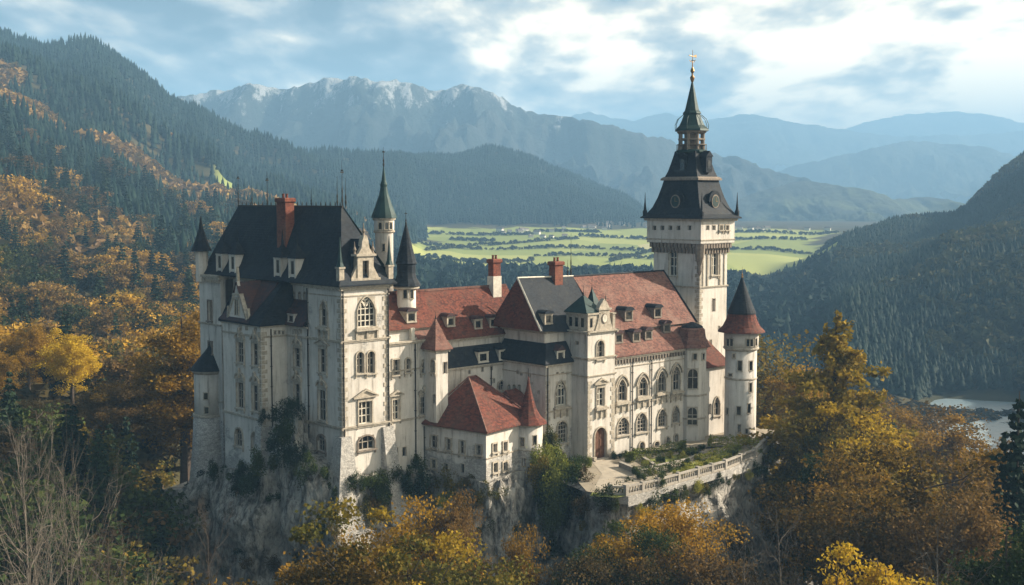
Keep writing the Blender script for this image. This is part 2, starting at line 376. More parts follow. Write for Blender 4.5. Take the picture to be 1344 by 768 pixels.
def terrain():
    ts=np.linspace(-1.0,1.0,300)
    ys=np.concatenate([np.linspace(-250,0,10)[:-1],np.linspace(0,220,56)[:-1],np.linspace(220,2300,296)])
    T,Yg=np.meshgrid(ts,ys);X=T*(np.maximum(Yg,0)*.85+300)
    X=X.copy();Z=H(X,Yg)
    v=np.stack([X,Yg,Z],-1).reshape(-1,3);nx=len(ts);ny=len(ys)
    i=(np.arange(ny-1)[:,None]*nx+np.arange(nx-1)[None]).ravel()
    f=np.stack([i,i+1,i+nx+1,i+nx],1)
    m,nt,b=M_('ground');w=coords(nt,'World')
    n=noise_(nt,w,.02,6,.6);n2=noise_(nt,w,.25,6,.7)
    fl=mix(nt,ramp(nt,n,[(.4,(0,0,0)),(.6,(1,1,1))]),(.045,.04,.02),(.09,.065,.03))
    fl=mix(nt,n2,fl,(.03,.035,.015))
    at_=nd(nt,'ShaderNodeAttribute',attribute_name='meadow')
    vo=nd(nt,'ShaderNodeTexVoronoi',distance='CHEBYCHEV');vo.inputs['Scale'].default_value=1;nt.links.new(coords(nt,'World',(.012,.0065,0)),vo.inputs['Vector'])
    s=nd(nt,'ShaderNodeSeparateColor');nt.links.new(vo.outputs['Color'],s.inputs[0])
    gr=ramp(nt,s.outputs[0],[(.0,(.19,.23,.07)),(.35,(.30,.34,.10)),(.6,(.37,.39,.13)),(.8,(.24,.28,.08)),(1,(.42,.39,.21))])
    gr=mix(nt,math_(nt,'MULTIPLY',n2,.4),gr,(.14,.17,.04))
    c=mix(nt,at_.outputs['Fac'],fl,gr)
    nt.links.new(c,b.inputs['Base Color']);b.inputs['Roughness'].default_value=1;b.inputs['Specular IOR Level'].default_value=.1
    me=npmesh('ground',v,f,[m],smooth=True)
    at2=me.attributes.new('meadow','FLOAT','POINT');at2.data.foreach_set('value',meadow(v[:,0],v[:,1]).astype(np.float32))
    o=bpy.data.objects.new('ground',me);COL.objects.link(o);tag(o,kind='structure')
terrain()
w_=MB();w_.add([(60,300,-44),(260,300,-44),(260,520,-44),(60,520,-44)],[(0,1,2,3)])
m,nt,b=M_('water');b.inputs['Base Color'].default_value=(.20,.27,.31,1);b.inputs['Roughness'].default_value=.3
bump(nt,b,noise_(nt,coords(nt,'World'),.6,3),.6,.5);tag(w_.build('lake',m),kind='structure')

def ridge(name,Y,prof,depth,drop,seed,mat,rough=1.0,nx=260,nb=34,tail=60):
    """a mountain: crest line at distance Y with spurs falling to the front and back"""
    f2=noisef(seed);px=np.linspace(prof[0][0],prof[-1][0],nx)
    yy=np.interp(px,*zip(*prof));k=np.hanning(9);k/=k.sum();yy=np.convolve(np.pad(yy,4,'edge'),k,'valid')
    X=(px-CX)/F*Y;zc=CZ+(HOR-yy)*Y/F
    s=np.linspace(-1,1,2*nb+1);S,Xg=np.meshgrid(s,X,indexing='ij');zcg=np.broadcast_to(zc,S.shape)
    ab=np.abs(S);base=zcg-drop
    wx=f2(Xg/(Y*.05),S*2.2+9,4)*.9;sp_=f2(Xg/(Y*.045)+5+wx,S*3.2+wx*1.5,6,.58)
    prof_=(1-ab)**1.25
    Z=base+(zcg-base)*prof_+sp_*drop*.75*rough*ab*(1-ab*.6)*1.6+f2(Xg/(Y*.006),S*14,4)*drop*.035*rough
    Yg=Y+S*depth+f2(Xg/(Y*.05),S*0+3,4)*depth*.35*(1-ab)
    v=np.stack([Xg,Yg,Z],-1).reshape(-1,3);n0,n1=S.shape
    i=(np.arange(n0-1)[:,None]*n1+np.arange(n1-1)[None]).ravel()
    me=npmesh(name,v,np.stack([i,i+1,i+n1+1,i+n1],1),[mat],smooth=True)
    o=bpy.data.objects.new(name,me);COL.objects.link(o);tag(o,kind='structure')
    return v.reshape(n0,n1,3)
def mountmat(name,forest,rockc,snowz=None):
    m,nt,b=M_(name);w=coords(nt,'World');n=noise_(nt,w,.004,8,.7);n2=noise_(nt,w,.03,8,.75)
    c=mix(nt,ramp(nt,n,[(.45,(0,0,0)),(.62,(1,1,1))]),forest,rockc)
    c=mix(nt,math_(nt,'MULTIPLY',n2,.6),c,(.015,.025,.015))
    if snowz:
        z=zpos(nt,snowz-160,snowz+60);sn=noise_(nt,coords(nt,'World',(1,.35,.35)),.022,9,.8)
        f=math_(nt,'ADD',z,math_(nt,'MULTIPLY',math_(nt,'SUBTRACT',sn,.5),3.6))
        c=mix(nt,ramp(nt,f,[(.72,(0,0,0)),(1.0,(.6,)*3)]),c,(.7,.72,.74))
    nt.links.new(c,b.inputs['Base Color']);b.inputs['Roughness'].default_value=1
    bump(nt,b,n2,1,25);return m
mf=mountmat('mountain_forest',(.008,.018,.012),(.02,.03,.02));ms_=mountmat('mountain_snow',(.008,.018,.013),(.045,.05,.05),296)
mg=mountmat('hill_meadows',(.012,.025,.015),(.13,.16,.05))
ridge('mountain',3100,[(100,180),(270,121),(330,114),(385,121),(430,107),(520,112),(570,119),(615,112),(645,121),(700,150),(750,158),(830,176),(900,188),(960,205),(1050,237),(1120,275)],560,285,11,ms_,1.1)
ridge('hill',2700,[(900,275),(950,268),(1000,250),(1060,236),(1120,247),(1180,262),(1240,258),(1300,272),(1400,280)],500,95,12,mg,.8)
ridge('mountain',4800,[(960,250),(1040,218),(1110,203),(1180,186),(1230,185),(1290,197),(1344,213),(1420,230)],600,240,13,mf,.9)
ridge('mountain',6500,[(650,200),(720,160),(770,147),(830,160),(870,148),(920,160),(980,150),(1040,163),(1100,168),(1180,180),(1260,178),(1344,172),(1420,160)],700,310,14,mf,.9)
ridge('mountain',8000,[(1050,190),(1130,162),(1190,150),(1250,146),(1300,156),(1360,165),(1450,150)],700,280,15,mf,.9)
# haze
hz=MB();hz.box(-5200,5200,-420,9000,-140,645);ho=hz.build('haze',None or MT['iron'])
m=bpy.data.materials.new('haze');m.use_nodes=True;nt=m.node_tree;nt.nodes.clear()
o_=nt.nodes.new('ShaderNodeOutputMaterial');pv=nt.nodes.new('ShaderNodeVolumePrincipled')
pv.inputs['Color'].default_value=(.30,.58,.95,1);pv.inputs['Density'].default_value=.00029;pv.inputs['Anisotropy'].default_value=.0
nt.links.new(pv.outputs[0],o_.inputs['Volume']);ho.data.materials[0]=m;tag(ho,kind='stuff')
# ------------------------------------------------------------------ castle helpers
class Fac:
    """a wall plane from P0 to P1 (u,v); outward side is to the right of P0->P1"""
    def __init__(s,th,P0,P1,z0,z1,frame=None):
        s.th=th;s.P0=P0;s.z0=z0;s.z1=z1;s.fr=frame
        d=(P1[0]-P0[0],P1[1]-P0[1]);s.L=math.hypot(*d);s.d=(d[0]/s.L,d[1]/s.L);s.n=(s.d[1],-s.d[0]);s.op=[]
    def pt(s,a,z,o=0): return (s.P0[0]+s.d[0]*a+s.n[0]*o,s.P0[1]+s.d[1]*a+s.n[1]*o,z)
    def w2(s,p):
        if s.fr: return s.fr(p)
        return wor(*p)
    def hit(s,px,py):
        A=s.w2(s.P0);B=s.w2((s.P0[0]+s.d[0],s.P0[1]+s.d[1]));return hit(A,(B[0]-A[0],B[1]-A[1]),px,py)
    def win(s,px,y0,y1,wpx,kind,lab=None):
        a,zt=s.hit(px,y0);_,zb=s.hit(px,y1);a0_,_=s.hit(px-wpx/2,y1);a1,_=s.hit(px+wpx/2,y1)
        w=abs(a1-a0_);s.winm(a,zb,w,zt-zb,kind,lab)
    def winm(s,a,zb,w,h,kind,lab=None):
        a=min(max(a,w/2+.12),s.L-w/2-.12)
        s.op.append((a-w/2,a+w/2,zb,zb+h));window(s,a,zb,w,h,kind,lab)
    def wall(s,mb):
        xs=sorted({0,s.L}|{q for o in s.op for q in o[:2]});zs=sorted({s.z0,s.z1}|{q for o in s.op for q in o[2:]})
        for i in range(len(xs)-1):
            for j in range(len(zs)-1):
                if xs[i+1]-xs[i]<1e-5 or zs[j+1]-zs[j]<1e-5: continue
                cx=(xs[i]+xs[i+1])/2;cz=(zs[j]+zs[j+1])/2
                if any(o[0]<cx<o[1] and o[2]<cz<o[3] for o in s.op): continue
                mb.add([s.pt(xs[i],zs[j]),s.pt(xs[i+1],zs[j]),s.pt(xs[i+1],zs[j+1]),s.pt(xs[i],zs[j+1])],[(0,1,2,3)])
        for a,b_,c,d in s.op:
            q=[(a,c),(b_,c),(b_,d),(a,d)]
            for k in range(4):
                p,r=q[k],q[(k+1)%4];mb.add([s.pt(*p),s.pt(*r),s.pt(*r,-.4),s.pt(*p,-.4)],[(0,1,2,3)])
        return mb
    def band(s,mb,z,h=.3,o=.18,a=None,b_=None,steps=True):
        a=-o if a is None else a;b_=s.L+o if b_ is None else b_
        pr=[(0,z),(o*.6,z),(o*.6,z+h*.4),(o,z+h*.5),(o,z+h),(0,z+h)]
        n=len(pr);vs=[s.pt(a,zz,oo) for oo,zz in pr]+[s.pt(b_,zz,oo) for oo,zz in pr]
        mb.add(vs,[tuple(range(n)),tuple(range(2*n-1,n-1,-1))]+[(i,(i+1)%n,n+(i+1)%n,n+i) for i in range(n)])
    def bx(s,mb,a,b_,z0,z1,o0,o1):
        vs=[s.pt(x,z,o) for z in (z0,z1) for (x,o) in ((a,o0),(b_,o0),(b_,o1),(a,o1))]
        mb.add(vs,[(0,1,5,4),(1,2,6,5),(2,3,7,6),(3,0,4,7),(4,5,6,7),(3,2,1,0)])
    def prism(s,mb,pts,o0,o1):
        n=len(pts);vs=[s.pt(x,z,o0) for x,z in pts]+[s.pt(x,z,o1) for x,z in pts]
        mb.add(vs,[tuple(range(n)),tuple(range(2*n-1,n-1,-1))]+[(i,(i+1)%n,n+(i+1)%n,n+i) for i in range(n)])
def archpts(a,zs,w,h,kind,n=8):
    """curve from left spring to right spring; zs spring height, h rise"""
    out=[]
    for i in range(n+1):
        t=i/n
        if kind=='g':
            x=-1+2*t;y=(1-abs(x)**1.6)**.75
        else: x=-math.cos(math.pi*t);y=math.sin(math.pi*t)
        out.append((a+x*w/2,zs+y*h))
    return out
def window(f,a,zb,w,h,kind,lab=None):
    """kind letters: r rect, a round arch, g gothic; p triangular hood, s curved hood, b balcony apron, x small slit, d door, w white frame, m many lights"""
    fr=MB();base='a' if 'a' in kind else 'g' if 'g' in kind else 'r'
    small=w<.62
    t=.07 if small else .17;o=.05 if small else .13
    L,Rr,T=a-w/2,a+w/2,zb+h
    if base=='r':
        f.bx(fr,L-t,L,zb,T,0.0,o);f.bx(fr,Rr,Rr+t,zb,T,0.0,o);f.bx(fr,L-t,Rr+t,T,T+t,0.0,o)
    else:
        rise=min(h*.45,w*(.5 if base=='a' else .78));zs=T-rise
        cu=archpts(a,zs,w,rise,base)
        mid=len(cu)//2
        lt=[(L,T)]+[c for c in cu[:mid+1]][::-1];rt=[(Rr,T)]+cu[mid:]
        f.prism(fr,lt,-.38,0.004);f.prism(fr,rt[::-1],-.38,0.004)
        ou=archpts(a,zs,w+2*t,rise+t,base)
        for i in range(len(cu)-1): f.prism(fr,[cu[i],cu[i+1],ou[i+1],ou[i]],0.006,o)
        f.bx(fr,L-t,L,zb,zs,0,o);f.bx(fr,Rr,Rr+t,zb,zs,0,o)
    if not small:
        f.bx(fr,L-t*1.6,Rr+t*1.6,zb-.16,zb,0,.28)
        if 'd' not in kind:
            f.bx(fr,L-t*1.2,L-t*.2,zb-.5,zb-.16,0,.13);f.bx(fr,Rr+t*.2,Rr+t*1.2,zb-.5,zb-.16,0,.13)
    zt=T+t
    if 'p' in kind:
        e=w*.38+.15
        f.bx(fr,L-t,Rr+t,zt+.005,zt+.28,0,.1);f.bx(fr,L-e,Rr+e,zt+.28,zt+.42,0,.34)
        f.prism(fr,[(L-e,zt+.42),(Rr+e,zt+.42),(a,zt+.42+w*.42)],0,.16)
        f.prism(fr,[(L-e-.05,zt+.44),(L-e+.25,zt+.44),(a,zt+.32+w*.42),(a,zt+.58+w*.42)],.16,.36)
        f.prism(fr,[(Rr+e+.05,zt+.44),(a,zt+.58+w*.42),(a,zt+.32+w*.42),(Rr+e-.25,zt+.44)],.16,.36)
    if 's' in kind:
        e=.3;f.bx(fr,L-t,Rr+t,zt+.005,zt+.18,0,.1)
        f.bx(fr,L-e,Rr+e,zt+.18,zt+.30,0,.28)
        cu=archpts(a,zt+.30,w+2*e,w*.5,'a',6);ci=archpts(a,zt+.30,w+2*e-.4,w*.5-.18,'a',6)
        for i in range(len(cu)-1): f.prism(fr,[ci[i],ci[i+1],cu[i+1],cu[i]],0,.28)
        f.prism(fr,ci,0,.07);f.prism(fr,[(a-.14,zt+.4),(a+.14,zt+.4),(a+.2,zt+.35+w*.62),(a,zt+.6+w*.62),(a-.2,zt+.35+w*.62)],.07,.34)
    if 'h' in kind:
        cu=archpts(a,zt-w*.5,w+.9,w*.78,'g',6);ci=archpts(a,zt-w*.5,w+.55,w*.78-.2,'g',6)
        for i in range(len(cu)-1): f.prism(fr,[ci[i],ci[i+1],cu[i+1],cu[i]],.0,.24)
        f.bx(fr,L-.5,L-.25,zt-w*.5-.3,zt-w*.5,0,.24);f.bx(fr,Rr+.25,Rr+.5,zt-w*.5-.3,zt-w*.5,0,.24)
    if 'b' in kind:
        e=.45;f.bx(fr,L-e,Rr+e,zb-.42,zb-.17,0,.5)
        for q in (L-e+.1,a-.12,Rr+e-.34): f.prism(fr,[(q,zb-1.5),(q+.24,zb-1.5),(q+.24,zb-.43),(q,zb-.43)],0,.22)
        f.bx(fr,L-e+.34,Rr+e-.34,zb-1.4,zb-.6,0,.06)
    ob=fr.build('window' if 'd' not in kind else 'doorway',MT['trimdark'] if 'k' in kind else MT['trim'],f.th)
    if lab: ob['label']=lab
    # leaves: pane and its bars
    pn=MB();pn.add([f.pt(L+.002,zb+.002,-.33),f.pt(Rr-.002,zb+.002,-.33),f.pt(Rr-.002,T-.002,-.33),f.pt(L+.002,T-.002,-.33)],[(0,1,2,3)])
    if 'd' in kind:
        pn=MB();f.bx(pn,L,a-.03,zb,T,-.36,-.27);f.bx(pn,a+.03,Rr,zb,T,-.36,-.27)
        for q in (L+.15,a+.18):
            for zz in (zb+.3,zb+1.5,zb+2.7):
                f.bx(pn,q,q+w/2-.4,zz,zz+.9,-.27,-.22)
        pn.build('door_leaf','wood',ob);return
    pn.build('pane','glass',ob)
    br=MB();th=.05
    if not small:
        nx=4 if 'm' in kind else 2 if w<1.5 else 3
        for i in range(1,nx):
            q=L+w*i/nx;k=.055 if nx>2 else .07
            f.bx(br,q-k,q+k,zb,T,-.31,-.2)
        ks=(.36,.68) if h>1.8 else (.55,)
        if 'm' in kind: ks=(.2,.4,.6,.8)
        for k in ks: f.bx(br,L,Rr,zb+h*k-th,zb+h*k+th,-.30,-.215)
        f.bx(br,L,L+.08,zb,T,-.31,-.2);f.bx(br,Rr-.08,Rr,zb,T,-.31,-.2)
        f.bx(br,L+.08,Rr-.08,zb,zb+.08,-.31,-.2)
        if base=='g' and w>1.:   # tracery
            for q in (-.25,.25):
                cu=archpts(a+q*w,zb+h*.68,w*.46,w*.3,'g',5);ci=archpts(a+q*w,zb+h*.68,w*.32,w*.2,'g',5)
                for i in range(len(cu)-1): f.prism(br,[ci[i],ci[i+1],cu[i+1],cu[i]],-.3,-.12)
            c0=(a,zb+h*.68+w*.42);rr=w*.17
            pts=[(c0[0]+math.cos(t*math.pi/4)*rr,c0[1]+math.sin(t*math.pi/4)*rr) for t in range(8)]
            pi_=[(c0[0]+math.cos(t*math.pi/4)*rr*.6,c0[1]+math.sin(t*math.pi/4)*rr*.6) for t in range(8)]
            for i in range(8): f.prism(br,[pi_[i],pi_[(i+1)%8],pts[(i+1)%8],pts[i]],-.3,-.12)
        br.build('glazing_bars','white' if 'w' in kind else 'frame',ob)
def cone_roof(th,u,v,prof,mat,n=16,name='roof',rot=0.,parent=None):
    return MB().lathe(u,v,prof,n,rot).build(name,mat,parent or th)
def rings(th,u,v,lst,n=24,rot=0,name='cornice',mat='trim'):
    for pr in lst: MB().lathe(u,v,pr,n,rot).build(name,mat,th)
def finial(th,u,v,z,h,mat='iron',ball=.12,cross=False,name='finial',arms=False):
    m=MB();m.lathe(u,v,[(.07,z-.2),(ball*.5,z),(ball,z+h*.12),(ball*.5,z+h*.22),(ball*.75,z+h*.32),(.035,z+h*.42),(.012,z+h)],8)
    if cross:
        m.box(u-.2,u+.2,v-.03,v+.03,z+h*.72,z+h*.75);m.box(u-.03,u+.03,v-.2,v+.2,z+h*.76,z+h*.79)
    return m.build(name,mat,th)
def cylwin(th,cu,cv,r,px,py,w,h,kind='r'):
    """a small window on a round tower, on the side the camera sees"""
    C_=wor(cu,cv);q=proj(C_[0],C_[1],CZ)
    x,y=C_[0],C_[1];D=math.hypot(x,y);az=math.atan2(-y,-x)
    off=(px-q[0])/F*y/math.cos(math.atan2(x,y)) ;off=max(-.97,min(.97,off/r))
    th_=az+math.asin(off)             # world angle of the outward normal
    n=(math.cos(th_),math.sin(th_));P_=(C_[0]+n[0]*(r-.05),C_[1]+n[1]*(r-.05))
    z=at(px,py,P_[1])[2]
    l=loc(*P_);tn=(-n[1],n[0]);l2=loc(P_[0]+tn[0],P_[1]+tn[1]);d=(l2[0]-l[0],l2[1]-l[1])
    f=Fac(th,(l[0]-d[0]*w,l[1]-d[1]*w),(l[0]+d[0]*w,l[1]+d[1]*w),z-h,z+h)
    m=MB();zb,zt=z-h/2,z+h/2;L,Rr=w/2,w*1.5;a=w
    f.bx(m,L-.1,L,zb,zt,-.1,.14);f.bx(m,Rr,Rr+.1,zb,zt,-.1,.14);f.bx(m,L-.1,Rr+.1,zt,zt+.12,-.1,.16);f.bx(m,L-.14,Rr+.14,zb-.12,zb,-.1,.2)
    if kind=='a':
        cu_=archpts(a,zt-w*.5,w,w*.5,'a',6);mid=3
        f.prism(m,[(L,zt)]+cu_[:mid+1][::-1],-.1,.13);f.prism(m,([(Rr,zt)]+cu_[mid:])[::-1],-.1,.13)
    ob=m.build('window','trim',th)
    p=MB();f.bx(p,L,Rr,zb,zt,-.1,.065);p.build('pane','glass',ob)
    if w>.8:
        b_=MB();f.bx(b_,a-.05,a+.05,zb,zt,.065,.11);f.bx(b_,L,Rr,zb+h*.55,zb+h*.55+.09,.065,.1);b_.build('glazing_bars','frame',ob)
def dormer(th,mb_off,u,v,z,w,h,dep,face,roofmat='slate',wallmat='plaster',style='g',nm='dormer'):
    """dormer whose front looks along -v (face='v') or -u (face='u'); (u,v,z) is the foot of the front"""
    if face=='v': T=lambda a,b,c:(u+a,v+b,z+c)
    else: T=lambda a,b,c:(u+b,v-a,z+c)
    m=MB()
    def bx(m,a0_,a1,b0,b1,c0,c1):
        vs=[T(a,b,c) for c in (c0,c1) for a,b in ((a0_,b0),(a1,b0),(a1,b1),(a0_,b1))]
        m.add(vs,[(0,1,5,4),(1,2,6,5),(2,3,7,6),(3,0,4,7),(4,5,6,7),(3,2,1,0)])
    bx(m,-w/2,w/2,0,dep,0,h)
    bx(m,-w/2-.08,-w/2+.14,-.1,0,0,h);bx(m,w/2-.14,w/2+.08,-.1,0,0,h);bx(m,-w/2-.1,w/2+.1,-.16,0,h-.16,h);bx(m,-w/2-.1,w/2+.1,-.16,0,-.05,.12)
    ob=m.build(nm,wallmat,th)
    mg_=.40 if style=='s' else .22
    g_=MB();bx(g_,-w/2+mg_,w/2-mg_,-.03,.05,.9 if style=='s' else .2,h-.3);g_.build('pane','glass',ob)
    r=MB();e=.22
    if style=='g':
        A=[T(-w/2-e,-.3,h),T(w/2+e,-.3,h),T(0,-.3,h+w*.55),T(-w/2-e,dep,h),T(w/2+e,dep,h),T(0,dep,h+w*.55)]
        r.add(A,[(0,1,2),(0,2,5,3),(1,4,5,2),(3,5,4),(0,3,4,1)])
    elif style=='c':   # curved top
        n=7;vs=[]
        for b_ in (-.3,dep):
            for i in range(n): t=math.pi*i/(n-1);vs.append(T(-math.cos(t)*(w/2+e),b_,h+math.sin(t)*w*.34))
        r.add(vs,[(i,i+1,n+i+1,n+i) for i in range(n-1)]+[tuple(range(n)),tuple(range(2*n-1,n-1,-1)),(0,n,2*n-1,n-1)])
    elif style=='s':   # steep pyramid with a spike
        r.add([T(-w/2-e,-e,h),T(w/2+e,-e,h),T(w/2+e,w+e,h),T(-w/2-e,w+e,h),T(-.12,w/2-.12,h+w*1.1),T(.12,w/2-.12,h+w*1.1),T(.12,w/2+.12,h+w*1.1),T(-.12,w/2+.12,h+w*1.1),T(0,w/2,h+w*2.6)],
          [(0,1,5,4),(1,2,6,5),(2,3,7,6),(3,0,4,7),(4,5,8),(5,6,8),(6,7,8),(7,4,8),(3,2,1,0)])
    r.build('dormer_roof',roofmat,ob);return ob
def chimney(th,u,v,z0,z1,wu,wv,mat='brick',base=None,baseh=0,label=None,pots=2):
    m=MB();zz=z0+baseh
    if base:
        k=MB();k.box(u-wu/2-.08,u+wu/2+.08,v-wv/2-.08,v+wv/2+.08,z0,zz)
        bb=k.build('chimney_base',base,th)
    m.rects([(u-wu/2,u+wu/2,v-wv/2,v+wv/2,zz),(u-wu/2,u+wu/2,v-wv/2,v+wv/2,z1-.55),(u-wu/2-.16,u+wu/2+.16,v-wv/2-.16,v+wv/2+.16,z1-.45),(u-wu/2-.16,u+wu/2+.16,v-wv/2-.16,v+wv/2+.16,z1-.1),(u-wu/2-.05,u+wu/2+.05,v-wv/2-.05,v+wv/2+.05,z1)])
    ob=m.build('chimney',mat,th)
    if label: ob['label']=label
    p=MB()
    for i in range(pots):
        q=(i+.5)/pots-.5
        a,b_=(u+q*wu*.8,v) if wu>wv else (u,v+q*wv*.8)
        p.lathe(a,b_,[(.16,z1-.05),(.14,z1+.4),(.18,z1+.45),(.17,z1+.5)],8)
    p.build('chimney_pot','brick',ob);return ob
def downpipe(f,px,py,z0,z1):
    a,_=f.hit(px,py);a=min(max(a,.12),f.L-.12);m=MB();m.tube([f.pt(a,z0,.14),f.pt(a,z1,.14)],.075,6)
    for z in np.arange(z0+1,z1,2.4): m.add([],[]);f.bx(m,a-.11,a+.11,z,z+.07,0,.2)
    m.build('downpipe','iron',f.th)
def quoins(f,mb,a,sgn,z0,z1,step=.55):
    z=z0;i=0
    while z<z1-.3:
        L_=.75 if i%2 else .45;q0,q1=(a,a+L_) if sgn>0 else (a-L_,a)
        f.bx(mb,q0,q1,z,z+step*.86,0,.05);z+=step;i+=1
def roofquad(mb,*fs):
    for pts in fs: mb.poly(list(pts))

# ------------------------------------------------------------------ palace (left block)
pal=thing('palace','tall white palace block with steep blue-grey slate roof and red brick chimney','palace',3.3,0,-4)
TW=6.5
wl=MB();tr=MB()
f1=Fac(pal,(0,0),(TW,0),-4,22.5)          # lit front of the corner tower
f1.win(480.5,389.5,429,23,'gmbw','large pointed triple window with balcony');f1.win(472.5,462,490,9.5,'a');f1.win(486.6,461,490,9.5,'a')
f1.win(479,527,556,17,'pw','casement window under triangular pediment');f1.win(480.5,572,590,21,'ak')
f2=Fac(pal,(0,6.7),(0,0),-4,22.5)         # shaded side of the corner tower
f2.win(425,395,428,9,'gb');f2.win(423.7,458,489,9,'p');f2.win(423,512,552,10,'s');f2.win(422,571,592,10,'ak')
f3=Fac(pal,(-.15,11),(-.15,6.7),-4,17.4)
f3.win(390.5,457,482,8.5,'s');f3.win(390.5,504,540,8.5,'s')
for x in (386.5,390.5,394.5): f3.win(x,432.5,439,2.4,'r')
f4=Fac(pal,(-3.6,19.8),(-3.6,11),-5,17.4)
f4.win(315.5,449,476,9,'s');f4.win(335.5,451,480,8.5,'s');f4.win(315.5,502,535.6,9,'s');f4.win(335.5,506,540,8.5,'s')
f4.win(313.6,562,586,9.5,'a','green shuttered arched window');f4.win(334.8,567,591,8.5,'a','green shuttered arched window')
for x in (315.6,324,335.6): f4.win(x,427,434,2.4,'r')
f5=Fac(pal,(-3.6,11),(-.15,11),-5,17.4)
for x in (361,366.5,371.5): f5.win(x,434,439.5,2.6,'r')
f6=Fac(pal,(0,25.5),(0,19.8),-5,17.6);f6.win(292,449,468,5,'a')
f7=Fac(pal,(-.7,31),(-.7,25.5),-5,22.5);f7.win(275.5,395,421,4.5,'rk');f7.win(276.4,449,464,4.5,'rk')
f8=Fac(pal,(-.7,25.5),(0,25.5),-5,22.5)
f9=Fac(pal,(1.1,25.5),(1.1,6.7),17.4,22.5)
for x in (386,393.5,400): f9.win(x,383,394,3.6,'a')
f10=Fac(pal,(TW,0),(TW,31),-4,22.5);f11=Fac(pal,(TW,31),(-.7,31),-5,22.5)
f12=Fac(pal,(0,6.7),(1.1,6.7),17.4,22.5)
FA=(f1,f2,f3,f4,f5,f6,f7,f8,f9,f10,f11,f12)
for f in FA: f.wall(wl)
wl.poly([(-.15,6.7,17.4),(-.15,11,17.4),(1.1,11,17.4),(1.1,6.7,17.4)])
wl.build('wall','plaster_low',pal)
for f in (f1,f2,f10): f.band(tr,16.05,.32,.2);f.band(tr,6.3,.34,.22)
for f in (f3,f4,f5,f6,f7): f.band(tr,16.0,.26,.16);f.band(tr,6.2,.3,.18)
for f in (f1,f2,f9,f7,f8,f10,f11): f.band(tr,21.95,.5,.42)
for f in (f1,f2): f.band(tr,21.2,.18,.1)
for f in (f3,f4,f5): f.band(tr,17.2,.22,.3)
quoins(f1,tr,0.02,1,-2,21);quoins(f2,tr,f2.L-.02,-1,-2,21);quoins(f1,tr,f1.L-.02,-1,-2,21)
quoins(f4,tr,f4.L-.02,-1,-3,16.9);quoins(f5,tr,0.02,1,-3,16.9)
for k in range(14):
    z=22.2;f7.bx(tr,.3+k*.38,.5+k*.38,21.5,21.93,0,.3) if .5+k*.38<f7.L else None
tr.build('cornice','trim',pal)
downpipe(f1,509,450,0,21.9);downpipe(f2,404,450,0,21.9);downpipe(f5,356,500,2,17);downpipe(f1,450.5,500,4,21.9)
e=.75;ro=MB()
x0,x1,y0,y1=-.7,TW+e,-e,31+e
ro.rects([(x0-.0,x1,y0,y1,22.42),(x0,x1,y0,y1,22.58),(.35,TW-.3,.35,31-.35,24.0),(3.35,3.65,4.6,27.9,31.1)])
ro.build('roof','slate',pal)
rd=MB();rd.box(3.38,3.62,4.5,28,31.05,31.3)
for v in np.arange(5,28,1.0): rd.lathe(3.5,v,[(.05,31.3),(.09,31.45),(.02,31.75)],5)
rd.build('ridge_cresting','iron',pal)
for v,h in ((28,4.6),(24.6,2.6),(20.9,4.2),(11,1.9),(4.6,5.2),(5.6,3.4),(3.9,3.2)): finial(pal,3.5,v,31.3,h,cross=h>4)
MB().poly([(TW+.62,-.7,22.6),(3.6,4.56,31.13),(3.7,4.9,31.1),(TW+.66,1.2,22.7)],(.03,-.03,.03)).build('roof_patch','copper',pal)
chimney(pal,1.9,14.2,24,32.2,1.2,2.0,label='broad red brick chimney');
# projecting bay: hip roof, gable
br=MB();br.rects([(-4,.9,10.6,20.2,17.4),(-4,.9,10.6,20.2,17.55),(-.2,1.05,11.6,17.5,22.4)]);br.build('bay_roof','slate',pal)
br2=MB();br2.poly([(-4.0,13.6,17.62),(-.28,12.2,22.3),(-.28,17.3,22.3),(-4.0,20.1,17.62)],(-.06,0,.06));br2.build('bay_roof_tiles','slatebrown',pal)
gf=Fac(pal,(-3.75,19.6),(-3.75,12.6),17.45,23)
gm=MB();gf.prism(gm,[(1.2,17.6),(5.9,17.6),(4.2,20.6),(3.9,21.5),(3.55,22.6),(3.2,21.5),(2.9,20.6)],-.35,0)
gb=gm.build('gable','plaster',pal)
k=MB();gf.bx(k,3.2,3.9,18.4,20.2,.0,.06);k.build('pane','glass',gb)
k=MB();gf.prism(k,[(1.0,17.6),(1.35,17.6),(3.05,20.7),(2.75,20.9)],-.4,.12);gf.prism(k,[(5.75,17.6),(6.1,17.6),(4.35,20.9),(4.05,20.7)],-.4,.12)
gf.bx(k,3.05,3.2,18.3,20.3,0,.12);gf.bx(k,3.9,4.05,18.3,20.3,0,.12);gf.bx(k,3.05,4.05,20.3,20.5,0,.16);gf.bx(k,3.5,3.6,18.4,20.2,.06,.1)
gf.bx(k,2.7,4.4,20.75,20.95,-.4,.16);gf.bx(k,1.0,6.1,17.45,17.62,-.35,.2)
for q in (1.2,5.9,3.55):
    z=17.6 if q!=3.55 else 22.4
    gf.prism(k,[(q-.18,z),(q+.18,z),(q+.12,z+.9),(q,z+1.7),(q-.12,z+.9)],-.32,.0)
k.build('gable_ornament','trim',gb)
MB().poly([(-4.05,13.0,17.6),(-.3,16.2,22.2),(-.3,16.2,22.25),(-4.05,19.4,17.6)]).add([(-3.9,13.7,17.7),(-3.9,18.4,17.7),(-3.9,16.05,22.3),(-.2,16.05,22.35),(-.2,13.7,22.2),(-.2,18.4,22.2)],[(0,2,3,4),(1,5,3,2)]).build('gable_roof','slatebrown',pal)
